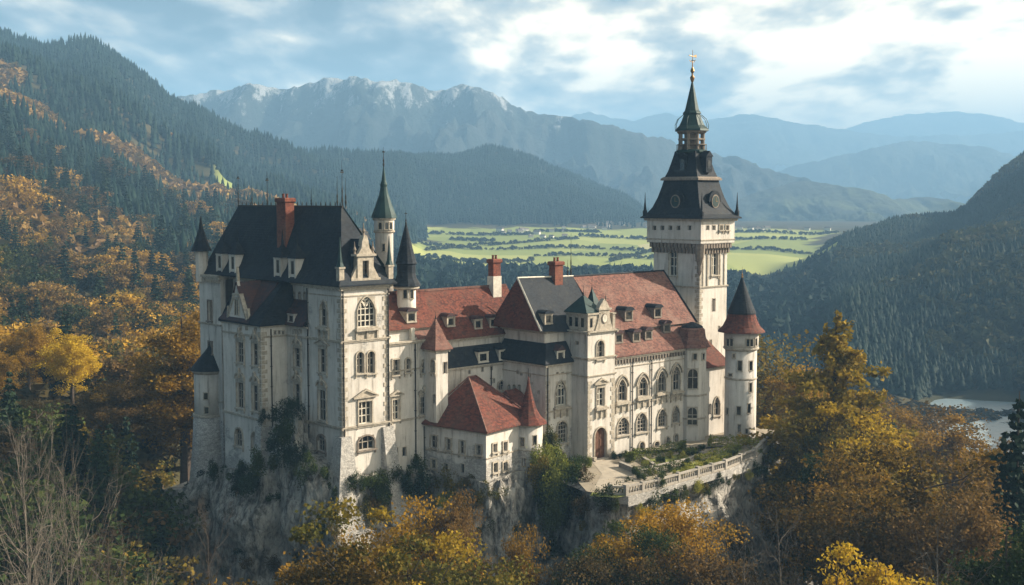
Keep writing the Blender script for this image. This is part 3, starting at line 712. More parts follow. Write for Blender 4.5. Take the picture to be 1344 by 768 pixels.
# low roof over the recess
lr=MB();lr.poly([(-.65,6.75,17.4),(-.65,11.4,17.4),(1.06,11.4,20.2),(1.06,6.75,20.2)],(0,0,.12));lr.build('recess_roof','slatebrown',pal)
dormer(pal,None,-.35,9.6,17.7,1.2,1.1,1.4,'u','slatebrown',style='g')
lr=MB();lr.poly([(-.5,20.0,17.5),(-.5,25.6,17.5),(1.06,25.4,20.4),(1.06,20,20.4)],(0,0,.12));lr.build('recess_roof','slate',pal)
# lucarnes on the slate roof
for px,v in ((309,26.2),(328,22.9),(383.5,12.4),(404,9.2)):
    dormer(pal,None,-.35,v,22.5,1.35,2.7,1.9,'u','slate','plaster','s','lucarne')
# front gable lucarne with volutes
lf=Fac(pal,(0,-.35),(TW,-.35),22,28);c=3.15;k=MB()
lf.bx(k,c-2.0,c+2.0,22.6,23.25,-.9,.08)
lf.bx(k,c-1.1,c-.42,23.25,25.7,-.8,.0);lf.bx(k,c+.42,c+1.1,23.25,25.7,-.8,.0);lf.bx(k,c-.42,c+.42,25.2,25.7,-.8,.0)
lf.bx(k,c-.42,c+.42,23.25,25.2,-.8,-.5)
lf.bx(k,c-1.35,c+1.35,25.7,25.95,-.9,.2)
lf.prism(k,[(c-1.0,25.95),(c+1.0,25.95),(c+.55,26.6),(c+.42,27.4),(c+.2,28.0),(c-.2,28.0),(c-.42,27.4),(c-.55,26.6)],-.7,.0)
lf.prism(k,[(c-1.9,23.25),(c-1.1,23.25),(c-1.1,24.6),(c-1.4,24.1)],-.5,-.1);lf.prism(k,[(c+1.1,23.25),(c+1.9,23.25),(c+1.4,24.1),(c+1.1,24.6)],-.5,-.1)
lu=k.build('front_gable','trim',pal);lu['label']='carved stone gable dormer'
k=MB();lf.bx(k,c-.42,c+.42,23.3,25.1,-.49,-.4);k.build('pane','glass',lu)
k=MB()
for q,z in ((c,28),(c-1.25,25.95),(c+1.25,25.95)):
    p=lf.pt(q,z,-.35);k.lathe(p[0],p[1],[(.2,z),(.1,z+.25),(.22,z+.5),(.08,z+.8),(.03,z+1.4)],8)
k.build('gable_finial','trimdark',lu)
k=MB();k.add([lf.pt(c-1.3,25.6,-.4),lf.pt(c+1.3,25.6,-.4),lf.pt(c,27.6,-.4),lf.pt(c,27.6,-4.4),lf.pt(c-1.3,25.6,-3.4),lf.pt(c+1.3,25.6,-3.4),lf.pt(c-1.3,23,-.8),lf.pt(c+1.3,23,-.8),lf.pt(c-1.3,23,-2),lf.pt(c+1.3,23,-2)],[(0,2,3,4),(1,5,3,2),(0,4,8,6),(1,7,9,5)]).build('gable_roof','slate',lu)
k=MB();k.rects([(-.3,TW+.3,-.62,.9,22.6),(-.3,TW+.3,-.62,.9,22.75),(.2,TW-.2,-.1,.9,23.3)]);k.build('eaves_ledge','copper',pal)
for (u,v) in ((-.05,.0),(TW+.1,-.1)):
    k=MB();k.box(u-.32,u+.32,v-.32,v+.32,22.6,24.4);k.box(u-.42,u+.42,v-.42,v+.42,24.4,24.6);pp=k.build('pinnacle','trim',pal)
    k=MB();k.lathe(u,v,[(.5,24.6),(.3,25.1),(.16,26.3),(.04,27.9)],6);k.build('spirelet','copper',pp)
# corner spire far left
k=MB();k.lathe(-.6,30.4,[(.75,21.5),(.8,25.3),(.95,25.5)],10);pp=k.build('corner_turret','plaster',pal)
cone_roof(None,-.6,30.4,[(1.35,25.4),(1.1,25.9),(.75,26.9),(.3,28.3),(.04,29.9)],'slate',10,parent=pp)
# stone buttresses
def butt(u0,u1,v0,v1,z0,z1,s=1.6,du=1,dv=1,d=(0,-1)):
    # tapered pier: grows towards the foot
    lo=(u0-(s*abs(d[0]) if d[0]<0 else 0)-.3,u1+(s if d[0]>0 else 0)+.3,v0-(s if d[1]<0 else 0)-.3,v1+(s if d[1]>0 else 0)+.3,z0)
    MB().rects([lo,(u0,u1,v0,v1,z1)]).build('buttress','rubble',pal)
butt(-.35,1.0,-.35,.9,-5,5.6,1.9,d=(-1,-1));butt(5.4,6.9,-.3,.6,-5,6.0,1.9,d=(0,-1))
butt(-3.9,-2.6,10.8,12.1,-6,5.6,.6,d=(-1,-1))

# bastion at the far left corner
bu,bv=loc(*at(276,520,150.5)[:2])
bas=thing('round_bastion','round white bastion with flared stone foot and dark conical cap, at the far left corner','bastion',bu,bv,-12)
MB().lathe(bu,bv,[(4.2,-14),(3.4,-9),(2.7,-3),(2.3,1.5),(2.15,4.3)],28).build('stone_foot','rubble',bas,smooth=True)
MB().lathe(bu,bv,[(2.0,4.2),(2.0,10.2)],28).build('wall','plaster',bas,smooth=True)
rings(bas,bu,bv,([(2.05,4.3),(2.25,4.35),(2.25,4.6),(2.05,4.65)],[(2.02,9.8),(2.3,10.1),(2.3,10.3),(2.0,10.3)]),28)
cone_roof(bas,bu,bv,[(2.5,10.25),(2.1,10.8),(1.2,11.9),(.5,12.7),(.1,13.3)],'slate',20);finial(bas,bu,bv,13.2,1.6)
for px,py in ((265.5,520),(283.5,520),(266,538.5),(282.6,538)): cylwin(bas,bu,bv,2.0,px,py,.5,.8)

# slender stair turrets beside the palace
def turret(name,label,px,Y,rs,zb,levels,roofp,mat,finh,group=None,bands=()):
    u,v=loc(*at(px,400,Y)[:2]);t=thing(name,label,'turret',u,v,zb,group)
    MB().lathe(u,v,levels,20).build('wall','plaster',t,smooth=True)
    rings(t,u,v,[[(r*.9,z-.1),(r,z),(r,z+.16),(r*.9,z+.25)] for r,z in bands],20)
    cone_roof(t,u,v,roofp,mat,12);finial(t,u,v,roofp[-1][1]-.1,finh,cross=True)
    return t,u,v
t,u,v=turret('stair_turret','slender tall turret with bell-shaped copper spire, behind the palace front gable',505,142.5,1.1,20,
  [(1.05,18),(1.08,28.0),(1.2,28.3),(1.22,29.8)],[(1.55,29.8),(1.45,30.2),(1.05,31.2),(.58,32.6),(.40,33.5),(.44,33.8),(.26,34.3),(.12,35.4),(.05,36.)],'copper',2.4,bands=((1.3,28.1),(1.4,29.6)))
for px in (499,507,512): cylwin(t,u,v,1.2,px,296.5,.4,.8,'a')
cylwin(t,u,v,1.08,503,325,.3,.9)
t,u,v=turret('stair_turret','shorter stair turret with two-stage dark spire, rising from the red roof beside the palace',533.5,140,1.0,12,
  [(.98,11),(1.0,18.2),(1.12,18.4),(1.12,21.6)],[(1.75,21.8),(1.65,22.1),(1.25,22.7),(1.1,23.3),(1.12,24.3),(1.3,24.45),(1.2,24.7),(.8,26.2),(.4,27.9),(.1,29.1)],'slate',1.8,bands=((1.2,18.2),(1.55,21.5)))
for px in (531,539): cylwin(t,u,v,1.12,px,385,.42,1.2)

# ------------------------------------------------------------------ link wing
lk=thing('link_wing','white link wing with broad red tiled roof between palace and slate-roofed hall','castle wing',10,.4,-4)
wl=MB();tr=MB()
g1=Fac(lk,(TW,.4),(14.4,.4),-4,15.6)
g1.win(519.5,472,492,8,'r');g1.win(535,470.5,489,6,'a');g1.win(557.8,471.5,489.5,9,'g')
g1.win(519.5,524.6,551,9,'pw');g1.win(555.4,521,544,8.5,'s');g1.win(519.5,588,601,5,'r');g1.win(530.7,587,599,5,'r')
g2=Fac(lk,(14.4,.4),(25,.4),-1,11.7)
g2.win(659,500,512,9,'a')
for px,y0,y1 in ((616,486,491),(633,481,488),(645,479,486),(648,497,503),(669,506,511)): g2.win(px,y0,y1,2.2,'r')
g3=Fac(lk,(14.4,1.6),(29,1.6),13.4,15.1)
g4=Fac(lk,(TW,1.2),(14.4,1.2),15.5,16.9)
g5=Fac(lk,(14.4,.4),(14.4,1.6),11.5,15.6)
for f in (g1,g2,g3,g4,g5): f.wall(wl)
wl.box(TW,29,8.8,9.2,-2,15)
wl.poly([(TW,.4,15.55),(14.4,.4,15.55),(14.4,1.3,15.55),(TW,1.3,15.55)])
wl.build('wall','plaster',lk)
g1.band(tr,15.2,.4,.35);g1.band(tr,6.2,.3,.16,a=0);g2.band(tr,11.4,.35,.3,a=0);g3.band(tr,14.75,.35,.4,a=0);g4.band(tr,16.6,.3,.35,a=0)
g1.band(tr,12.1,.2,.12,a=0,b_=g1.L*.72)
tr.build('cornice','trim',lk)
downpipe(g1,544.5,500,-1,15.2);downpipe(g2,644,490,4,11.3)
r=MB()
r.add([(TW,.7,16.95),(14.4,.7,16.95),(14.4,1.15,15.15),(29.4,1.15,15.15),(29.4,5,20.9),(TW,5,20.9),(TW,9.2,15.2),(29.4,9.2,15.2),(14.4,1.1,16.95)],[(0,1,8),(4,5,6,7)])
r.add([(TW,.7,16.9),(14.2,.7,16.9),(14.2,5,20.92),(TW,5,20.92)],[(0,1,2,3)])
r.add([(14.2,1.0,15.1),(29.4,1.0,15.1),(29.4,5,20.9),(14.2,5,20.9),(14.2,.7,16.9)],[(0,1,2,3),(4,0,3)])
r.build('roof','red',lk)
k=MB();k.box(TW,29.2,4.85,5.15,20.8,21.05);k.build('ridge_tiles','redold',lk)
mm=MB();mm.poly([(14.6,.1,11.72),(25.2,.1,11.72),(25.2,1.35,13.9),(14.6,1.35,13.9)],(0,.1,.05));mm.poly([(14.6,1.35,13.9),(25.2,1.35,13.9),(25.2,1.7,14.05),(14.6,1.7,14.05)]);mm.build('mansard','slate',lk)
for px in (633,660):
    a_,_=g2.hit(px,470);dormer(lk,None,14.4+a_,.25,12.0,1.5,1.35,1.3,'v','slate','white','c')
for px,y in ((537,439),):
    a_,_=g4.hit(px,y);dormer(lk,None,TW+a_+.4,1.3,17.6,1.3,1.3,1.6,'v','slatebrown','trim','c')
for px in (590,626,646,670):
    a_,_=g3.hit(px,432);dormer(lk,None,14.4+a_+.3,1.75,16.0 if px>600 else 16.6,1.15,1.25,1.6,'v','slatebrown','trim','c')
for (x0,x1) in ((10.9,12.3),(12.35,14.1)):
    k=MB();k.add([(x0,.2,15.65),(x1,.2,15.65),(x1,1.18,16.75),(x0,1.18,16.75)],[(0,1,2,3)]).build('lean_roof','redold',lk)
k=MB();k.box(10.2,10.7,.5,1.0,15.6,17.0);k.build('roof_vent','white',lk)
chimney(lk,26.9,4.6,19.5,24.4,1.25,1.0,base='white',baseh=2.7,pots=2,label='white chimney with brick top')

# square stair turret with red pyramid
su,sv=13.0,-.65
stt=thing('square_turret','square white turret with red tiled pyramid roof in the corner of the link wing','turret',su,sv,0)
wl=MB();q1=Fac(stt,(11.9,.4),(11.9,-1.9),5.9,14.5);q2=Fac(stt,(11.9,-1.9),(13.7,-1.9),5.9,14.5);q3=Fac(stt,(13.7,-1.9),(13.7,.4),5.9,14.5)
for px,w_2 in ((574.5,3),(581.5,4.5)): q1.win(px,474,491,w_2,'a')
q1.win(576,519,531,3,'r');q2.win(595,474,489,4.5,'r')
for f in (q1,q2,q3): f.wall(wl)
wl.build('wall','plaster',stt);k=MB()
for f in (q1,q2,q3): f.band(k,14.2,.3,.25)
k.build('cornice','trim',stt)
MB().rects([(11.45,14.15,-2.35,.8,14.48),(11.45,14.15,-2.35,.8,14.6),(11.95,13.65,-1.8,.3,15.6),(12.78,12.84,-.8,-.74,18.1)]).build('roof','redold',stt);finial(stt,12.8,-.77,18,.9)

# ------------------------------------------------------------------ slate hall (M box) and its mansard
hl=thing('chapel_hall','short white hall with dark mansard roof and tall pointed window, beside the entrance tower','hall',24.5,-7.3,-4)
wl=MB();tr=MB()
h1=Fac(hl,(24.5,.4),(24.5,-7.3),-4,12.1);h2=Fac(hl,(24.5,-7.3),(29.3,-7.3),-4,12.1)
for px,y0,y1 in ((679.8,486,491),(684.5,490,493),(695.5,491,495.5),(698,502,504.5),(707,513,517)): h1.win(px,y0,y1,2,'r')
for px in (668.5,675,682): h1.win(px,505,513,3,'a')
h2.win(736,500,532,13,'gwb');h2.win(737.4,553,581.6,13,'am');h2.win(738,593.5,606,6,'a')
for px in (731.5,738.5,744.7): h2.win(px,488.5,491.5,2.2,'r')
for f in (h1,h2): f.wall(wl)
h3=Fac(hl,(25.6,1.6),(25.6,-6.0),14.3,16.1);h4=Fac(hl,(25.6,-6.0),(29.3,-6.0),14.3,16.1)
for f in (h3,h4): f.wall(wl)
wl.build('wall','plaster_low',hl)
for f in (h1,h2): f.band(tr,11.8,.36,.32);
h1.band(tr,10.7,.16,.1);h2.band(tr,10.7,.16,.1);h2.band(tr,6.2,.22,.14)
for f in (h3,h4): f.band(tr,15.7,.4,.45)
quoins(h2,tr,.02,1,-3,10.5);tr.build('cornice','trim',hl)
downpipe(h2,718,520,-1,11.8)
MB().rects([(24.1,29.2,-7.7,1.2,12.1),(24.1,29.2,-7.7,1.2,12.25),(25.1,29.2,-6.7,1.2,14.0),(25.5,29.2,-6.3,1.2,14.55)]).build('roof','slate',hl)
a_,_=h2.hit(735,470);dormer(hl,None,24.5+a_,-7.35,12.3,1.2,1.4,1.4,'v','slatebrown','white','g')
r=MB()   # slate main roof joining the nave
r.add([(25.0,-6.75,16.1),(35,-7.6,15.2),(35,-2,22.1),(24.8,-2,22.3),(24.2,-6.4,16.1),(24.2,2.6,16.1),(35,3.2,15.6)],[(0,1,2,3),(6,5,3,2)])
r.add([(24.2,-6.75,16.1),(25.02,-6.75,16.1),(24.82,-2,22.3)],[(0,1,2)])
r.build('hall_roof','slate',hl)
k=MB();k.add([(24.15,-6.75,16.15),(24.15,2.6,16.15),(24.75,-2,22.32)],[(0,1,2)]).build('hip_end','red',hl)
k=MB();k.tube([(24.2,-6.8,16.2),(24.78,-2,22.38)],.12,5).tube([(24.78,-2,22.38),(34.6,-2,22.18)],.12,5);k.build('roof_ridge','white',hl)
dormer(hl,None,25.9,-6.3,16.9,1.2,1.3,1.6,'v','slate','trim','c')
finial(hl,34.2,-2,22.1,5.6);finial(hl,33.6,-2,22.1,2.2)
chimney(hl,31.3,-2.2,20.5,24.2,1.4,1.1,pots=2,label='small brick chimney')

# ------------------------------------------------------------------ entrance tower (bay)
ent=thing('entrance_tower','cream entrance tower with arched doorway, clock gable and balustraded top','entrance tower',31.5,-10,-1)
BX0,BX1,BY=29.0,33.9,-10.0;zt=16.0
wl=MB();tr=MB()
e1=Fac(ent,(BX0,-6),(BX0,BY),-1.5,zt);e2=Fac(ent,(BX0,BY),(BX1,BY),-1.5,zt);e3=Fac(ent,(BX1,BY),(BX1,-6),-1.5,zt)
e1.win(757.7,448,453,3.5,'r')
e2.win(788,509,533,9.5,'pbw','pedimented window above the doorway');e2.win(787.7,447,471,9,'a');e2.win(788,561,602,15,'ad','arched entrance doorway')
for f in (e1,e2,e3): f.wall(wl)
wl.build('wall','plaster',ent)
for f in (e1,e2,e3): f.band(tr,zt-.3,.35,.38);f.band(tr,12.5,.3,.22);f.band(tr,10.4,.2,.16)
for q in (BX0+1.4,BX0+3.4): pass
quoins(e2,tr,.02,1,-1,10.2);quoins(e2,tr,e2.L-.02,-1,-1,10.2);tr.build('cornice','trim',ent)
k=MB()   # attic with little windows and the clock gable
k.box(BX0+.15,BX0+2.6,-9.85,-6.2,zt+.05,zt+2.0);k.box(BX0,BX0+2.75,-10.0,-6.05,zt+2.0,zt+2.22)
c=31.45+.5;lf=Fac(ent,(BX0,-9.98),(BX1,-9.98),0,30);q=c-BX0
lf.bx(k,q-.95,q+.95,zt+.05,zt+2.5,-.8,.02);lf.bx(k,q-1.15,q+1.15,zt+2.5,zt+2.72,-.9,.18)
lf.prism(k,[(q-.95,zt+2.72),(q+.95,zt+2.72),(q+.5,zt+3.4),(q,zt+3.9),(q-.5,zt+3.4)],-.6,0)
lf.prism(k,[(q-1.6,zt+.05),(q-.95,zt+.05),(q-.95,zt+1.8),(q-1.2,zt+.9)],-.5,0);lf.prism(k,[(q+.95,zt+.05),(q+1.6,zt+.05),(q+1.2,zt+.9),(q+.95,zt+1.8)],-.5,0)
k.box(BX1-.45,BX1,-10,-9.55,zt+.05,zt+1.9);k.box(BX1-.55,BX1+.1,-10.1,-9.45,zt+1.9,zt+2.05)
for a_ in (-9.2,-8.4,-7.6,-6.8): k.box(BX1-.3,BX1-.1,a_,a_+.2,zt+.05,zt+1.1)
k.box(BX1-.35,BX1-.05,-9.6,-6.4,zt+1.1,zt+1.3)
at_=k.build('attic','trim',ent)
k=MB()
for a_ in (-9.2,-8.2,-7.2): k.box(BX0+.1,BX0+.17,a_,a_+.45,zt+.5,zt+1.6)
k.box(BX0+.6,BX0+.95,-9.9,-9.83,zt+.5,zt+1.6)
k.build('pane','glass',at_)
k=MB();pts=[(q+math.cos(t*math.pi/8)*.52,zt+1.45+math.sin(t*math.pi/8)*.62) for t in range(16)];lf.prism(k,pts,.02,.1)
ck=k.build('clock_face','trimdark',at_)
k=MB();pts=[(q+math.cos(t*math.pi/8)*.4,zt+1.45+math.sin(t*math.pi/8)*.5) for t in range(16)];lf.prism(k,pts,.1,.13);lf.bx(k,q-.02,q+.02,zt+1.45,zt+1.8,.14,.16);lf.bx(k,q,q+.22,zt+1.43,zt+1.47,.14,.16);k.build('clock_dial','white',ent)
k=MB();k.rects([(BX0-.1,BX0+2.9,-9.9,-6,zt+2.2),(BX0-.1,BX0+2.9,-9.9,-6,zt+2.3),(BX0+1.2,BX0+1.5,-8.1,-7.8,zt+4.2)]);k.rects([(BX0+1.9,BX1-.4,-9.5,-6.5,zt+.05),(BX0+2.4,BX1-1,-8.9,-7,zt+2.4),(31.7,31.8,-8.1,-8.0,zt+5.0)]);k.build('roof','copper',ent)
finial(ent,BX0+1.35,-7.95,zt+4.1,1.4);finial(ent,31.75,-8.05,zt+4.9,.9);finial(ent,c,-10.2,zt+3.85,.9,'trimdark')
k=MB();fd=e2;q,_=fd.hit(788,602);
fd.bx(k,q-1.6,q-1.12,-1,.5,0,.45);fd.bx(k,q+1.12,q+1.6,-1,.5,0,.45);fd.bx(k,q-1.9,q+1.9,-1,-.02,0,1.2);fd.bx(k,q-1.6,q+1.6,-1,.12,0,.7)
k.build('door_step','trim',ent)

# ------------------------------------------------------------------ main wing
mw=thing('main_wing','long cream main wing with pink-red double tiled roof and pointed windows, facing the terrace garden','castle wing',42,-9.5,-1)
wl=MB();tr=MB();FV=-9.5
m1=Fac(mw,(BX1,FV),(49.0,FV),-1.5,12.4)
for px,y0,y1,w_2 in ((816,498,526,12),(843.5,495,520,12),(868,487,514,10.5),(887.3,481,512,10)): m1.win(px,y0,y1,w_2,'ghb')
for px,y0,y1,w_2 in ((817.7,548,571,15),(842,542,567,14),(868.7,537,560,11.5),(887,533,555,8.5)): m1.win(px,y0,y1,w_2,'gm')
for px,y0,y1,w_2 in ((842,580,591,7),(861.5,579.5,587,6.5),(876,573.6,584,5),(887,570,583,4.5)): m1.win(px,y0,y1,w_2,'a')
m2=Fac(mw,(49,FV),(49,3),-1,12.4)
for f in (m1,): f.wall(wl)
wl.add([(52.4,-9.4,12.3),(52.4,-2,22),(52.4,3.5,15)],[(0,1,2)]);wl.box(34,52.4,3.2,3.5,-1,15)
wl.build('wall','plaster',mw)
m1.band(tr,12.0,.42,.4,a=.4);m1.band(tr,6.0,.24,.16,a=0);m1.band(tr,10.9,.14,.1,a=0);tr.build('cornice','trim',mw)
for k_ in range(11):
    pass
k=MB()
for i in range(26): m1.bx(k,.5+i*.56,.72+i*.56,11.45,11.98,0,.25)
k.build('corbel','trimdark',mw)
for px in (829,854): downpipe(m1,px,540,-.5,12)
r=MB();r.poly([(33.95,-10.0,12.35),(50.5,-10.0,12.35),(52.6,-7.2,15.35),(33.95,-7.2,15.35)],(0,0,.14));r.build('lower_roof','redold',mw)
k=MB();k.box(33.95,52.6,-7.55,-7.0,15.15,15.42);k.build('roof_gutter','trimdark',mw)
r=MB();r.add([(34.6,-7.9,15.4),(52.6,-7.9,15.4),(52.6,-2,22.1),(34.6,-2,22.1),(34.6,3.6,15.4),(52.6,3.6,15.4)],[(0,1,2,3),(2,5,4,3),(0,3,4)]);r.build('upper_roof','redold',mw)
k=MB();k.tube([(34.6,-2,22.15),(52.7,-2,22.15)],.14,5).tube([(52.62,-8,15.4),(52.62,-2,22.15)],.13,5);k.build('roof_ridge','slate',mw)
def roofd(px,py,plane,lab=None):
    # foot of a dormer on the sloping tile roof
    (va,za),(vb,zb)=plane
    for i in range(40):
        t=i/39;v_=va+(vb-va)*t;z_=za+(zb-za)*t;u_,zz=hit(wor(0,v_),U,px,py)
        if zz<=z_+.02: break
    return u_,v_,z_
for px,py in ((811,451),(834,449),(850,445.5),(874,437)):
    u_,v_,z_=roofd(px,py,((-10.0,12.4),(-7.2,15.4)));dormer(mw,None,u_,v_-.1,z_,1.3,1.25,1.8,'v','slatebrown','trimdark','c')
for px,py in ((824,422),(862,417.5)):
    u_,v_,z_=roofd(px,py,((-7.9,15.4),(-2,22.1)));dormer(mw,None,u_,v_-.1,z_,1.4,1.35,1.9,'v','slate','trimdark','c')
# polygonal oriel with bell roof
ou,ov=49.9,-9.3
ori=thing('oriel_turret','eight-sided cream oriel turret with red bell roof at the end of the main wing','turret',ou,ov,-1)
ro8=R(22.5)
MB().lathe(ou,ov,[(2.0,-1.5),(2.0,12.5)],8,ro8).build('wall','plaster',ori)
rings(ori,ou,ov,[[(2.0,z),(2.14,z+.05),(2.14,z+.26),(2.0,z+.3)] for z in (5.9,2.8,12.1)],8,ro8)
MB().lathe(ou,ov,[(2.65,12.45),(2.3,12.9),(1.9,13.8),(1.75,14.8),(1.35,15.1),(.2,15.6)],8,ro8).build('roof','redold',ori)
MB().lathe(ou,ov,[(1.5,15.0),(1.45,15.2),(.2,15.7)],8,ro8).build('roof_cap','slate',ori)
for px,py,w_2,h_2,kk in ((912,497,1.25,2.6,'a'),(912,546,1.2,2.3,'a'),(914.5,468,.45,.8,'r'),(925,468,.4,.8,'r')): cylwin(ori,ou,ov,1.9,px,py,w_2,h_2,kk)

# annex between oriel and round tower
an=thing('annex','small cream annex with red lean-to roof between oriel and round tower','annex',53,-9.3,-1)
wl=MB();n1=Fac(an,(51.4,-9.9),(56.4,-9.9),-1,9.4);n1.win(940.4,521,545,8,'g');n1.win(932,530,544,3,'a');n1.win(934,571,580,4,'a')
n1.wall(wl);wl.box(56.0,56.4,-9.8,-6,-1,9.4);wl.build('wall','plaster',an)
k=MB();n1.band(k,9.0,.35,.3);k.build('cornice','trim',an)
r=MB();r.poly([(51,-10.4,9.35),(57.2,-10.4,9.35),(56.8,-6.2,12.6),(51,-6.2,12.6)],(0,0,.14));r.build('roof','red',an)

# ------------------------------------------------------------------ great tower
TU,TV=55.4,-6.1;TUw,TVw=6.2,8.3
gt=thing('great_tower','tallest tower with dark multi-stage copper spire and gilded weathervane','tower',TU,TV,-1)
wl=MB();tr=MB();ZS=26.0
t1=Fac(gt,(TU,TV),(TU+TUw,TV),-1,ZS);t2=Fac(gt,(TU,TV+TVw),(TU,TV),-1,ZS);t3=Fac(gt,(TU+TUw,TV),(TU+TUw,TV+TVw),-1,ZS);t4=Fac(gt,(TU+TUw,TV+TVw),(TU,TV+TVw),-1,ZS)
t1.win(938,327,361,8,'aw');t1.win(937,392,409,3.5,'r');t2.win(883.7,327,362,10,'aw')
for px,y in ((933,446),(944,428)): t1.win(px,y,y+6,2,'r')
for f in (t1,t2,t3,t4): f.wall(wl)
o=.7;X0,X1,Y0,Y1=TU-o,TU+TUw+o,TV-o,TV+TVw+o
tf=[Fac(gt,(X0,Y0),(X1,Y0),ZS-.1,29.3),Fac(gt,(X0,Y1),(X0,Y0),ZS-.1,29.3),Fac(gt,(X1,Y0),(X1,Y1),ZS-.1,29.3),Fac(gt,(X1,Y1),(X0,Y1),ZS-.1,29.3)]
for px in (929,937,946,954): tf[0].win(px,296,302,3.6,'r')
for px in (859,869.5,880,890.5,905): tf[1].win(px,296.5,302,4.2,'r')
for f in tf: f.wall(wl)
wl.box(X0,X1,Y0,Y1,ZS-.1,ZS);wl.build('wall','plaster',gt)
for f in (t1,t2,t3,t4): f.band(tr,19.7,.26,.18)
for f in tf: f.band(tr,29.0,.4,.35);f.band(tr,27.0-.7,.2,.1)
for a_ in (1.7,4.5): t1.bx(tr,a_-.13,a_+.13,20,ZS-.5,0,.14)
t1.bx(tr,.6,.8,20,ZS-.5,0,.12);t1.bx(tr,5.4,5.6,20,ZS-.5,0,.12)
quoins(t1,tr,.02,1,2,ZS-1);quoins(t2,tr,t2.L-.02,-1,2,ZS-1)
tr.build('cornice','trim',gt)
k=MB()
for f in (t1,t2,t3,t4):
    n=int(f.L/.62)
    for i in range(n+1):
        a_=i*f.L/n
        f.prism(k,[(a_-.14,ZS-1.5),(a_+.14,ZS-1.5),(a_+.16,ZS-.1),(a_-.16,ZS-.1)],0,.3);f.bx(k,a_-.2,a_+.2,ZS-.75,ZS-.1,.3,.62)
    f.bx(k,0,f.L,ZS-.35,ZS-.12,0,.28)
for (q,w_2) in ((TU,TV),): k.lathe(q,w_2,[(.1,ZS-4.5),(.35,ZS-3.9),(.3,ZS-3.0),(.6,ZS-2),(.8,ZS-.15)],8)
k.build('corbel_frieze','trimdark',gt)
cu,cv=TU+TUw/2,TV+TVw/2;hw=TUw/2+o;hv=TVw/2+o
def rr(e_,z): return (cu-hw*e_,cu+hw*e_,cv-hv*e_,cv+hv*e_,z)
sp_=MB();sp_.rects([rr(1.16,29.35),rr(1.16,29.5),rr(1.02,29.95),rr(.88,30.9),rr(.76,32.3),rr(.67,33.8),rr(.62,34.8)]);s1=sp_.build('spire','slate',gt);s1['label']='dark sweeping lower spire roof'
MB().rects([rr(.70,34.7),rr(.70,34.95),rr(.63,35.2)]).build('spire_cornice','trimdark',s1)
def oc(r,z): return (r,z)
MB().rects([rr(.61,35.1),rr(.53,36.0),rr(.46,37.2),rr(.40,38.3),rr(.38,38.8)]).build('upper_spire','slate',gt)
_mb=MB
class _LM(MB):
    def build(s,*a,**k):
        s.v=[(cu+(x-cu)*.84,cv+(y-cv)*.84,38.6+(z-39.5)*.87) for x,y,z in s.v];return MB.build(s,*a,**k)
_LM().lathe(cu,cv,[(2.6,39.4),(2.75,39.6),(2.75,39.85),(2.3,40.0)],8,ro8).build('gallery','copper',gt)
k=_LM()
for i in range(8):
    t=ro8+i*math.pi/4;x,y=cu+math.cos(t)*2.0,cv+math.sin(t)*2.0
    k.lathe(x,y,[(.34,39.9),(.27,40.1),(.27,42.5),(.4,42.8)],6);x,y=cu+math.cos(t)*2.55,cv+math.sin(t)*2.55;k.lathe(x,y,[(.08,39.9),(.05,40.7),(.1,40.8)],5)
k.lathe(cu,cv,[(2.5,40.75),(2.6,40.75),(2.6,40.86),(2.5,40.86)],8,ro8);k.lathe(cu,cv,[(2.3,42.6),(2.55,42.75),(2.55,43),(2.3,43)],8,ro8)
k.lathe(cu,cv,[(1.75,39.9),(1.75,40.9)],8,ro8);k.lathe(cu,cv,[(1.1,40.9),(1.1,42.8)],8,ro8);k.lathe(cu,cv,[(2.25,41.5),(2.35,41.55),(2.35,41.8),(2.25,41.8)],8,ro8)
k.build('lantern','trimdark',gt)
_LM().lathe(cu,cv,[(2.95,43.0),(2.85,43.3),(2.2,43.9),(1.75,44.8),(1.45,45.6),(1.6,45.8),(1.55,46.0),(1.25,46.3),(.85,47.9),(.45,49.6),(.15,50.9)],8,ro8).build('dome','copper',gt)
k=_LM()
for i in range(8):
    t=ro8+i*math.pi/4;pts=[(cu+math.cos(t)*r_,cv+math.sin(t)*r_,z_) for r_,z_ in ((2.85,43.2),(2.9,44.0),(2.5,44.9),(1.6,45.6))];k.tube(pts,.05,4)
k.build('dome_rib','copper',gt)
k=_LM();k.lathe(cu,cv,[(.16,50.8),(.3,51.2),(.42,51.6),(.16,52.0),(.16,52.3),(.36,52.6),(.3,52.9),(.1,53.3),(.07,54.2),(.04,56.0)],10)
k.tube([(cu-.8,cv,54.3),(cu-.4,cv,54.1),(cu+.4,cv,54.1),(cu+.8,cv,54.5)],.05,5).tube([(cu-.9,cv,55.1),(cu-.3,cv,55.0),(cu+.3,cv,55.0),(cu+1.0,cv,55.1)],.07,5)
k.tube([(cu,cv-.5,54.3),(cu,cv+.5,54.3)],.05,5);k.poly([(cu+.4,cv-.02,55.0),(cu+1.0,cv-.02,54.8),(cu+1.0,cv-.02,55.35),(cu+.4,cv-.02,55.2)],(0,.04,0))
k.build('weathervane','gold',gt)
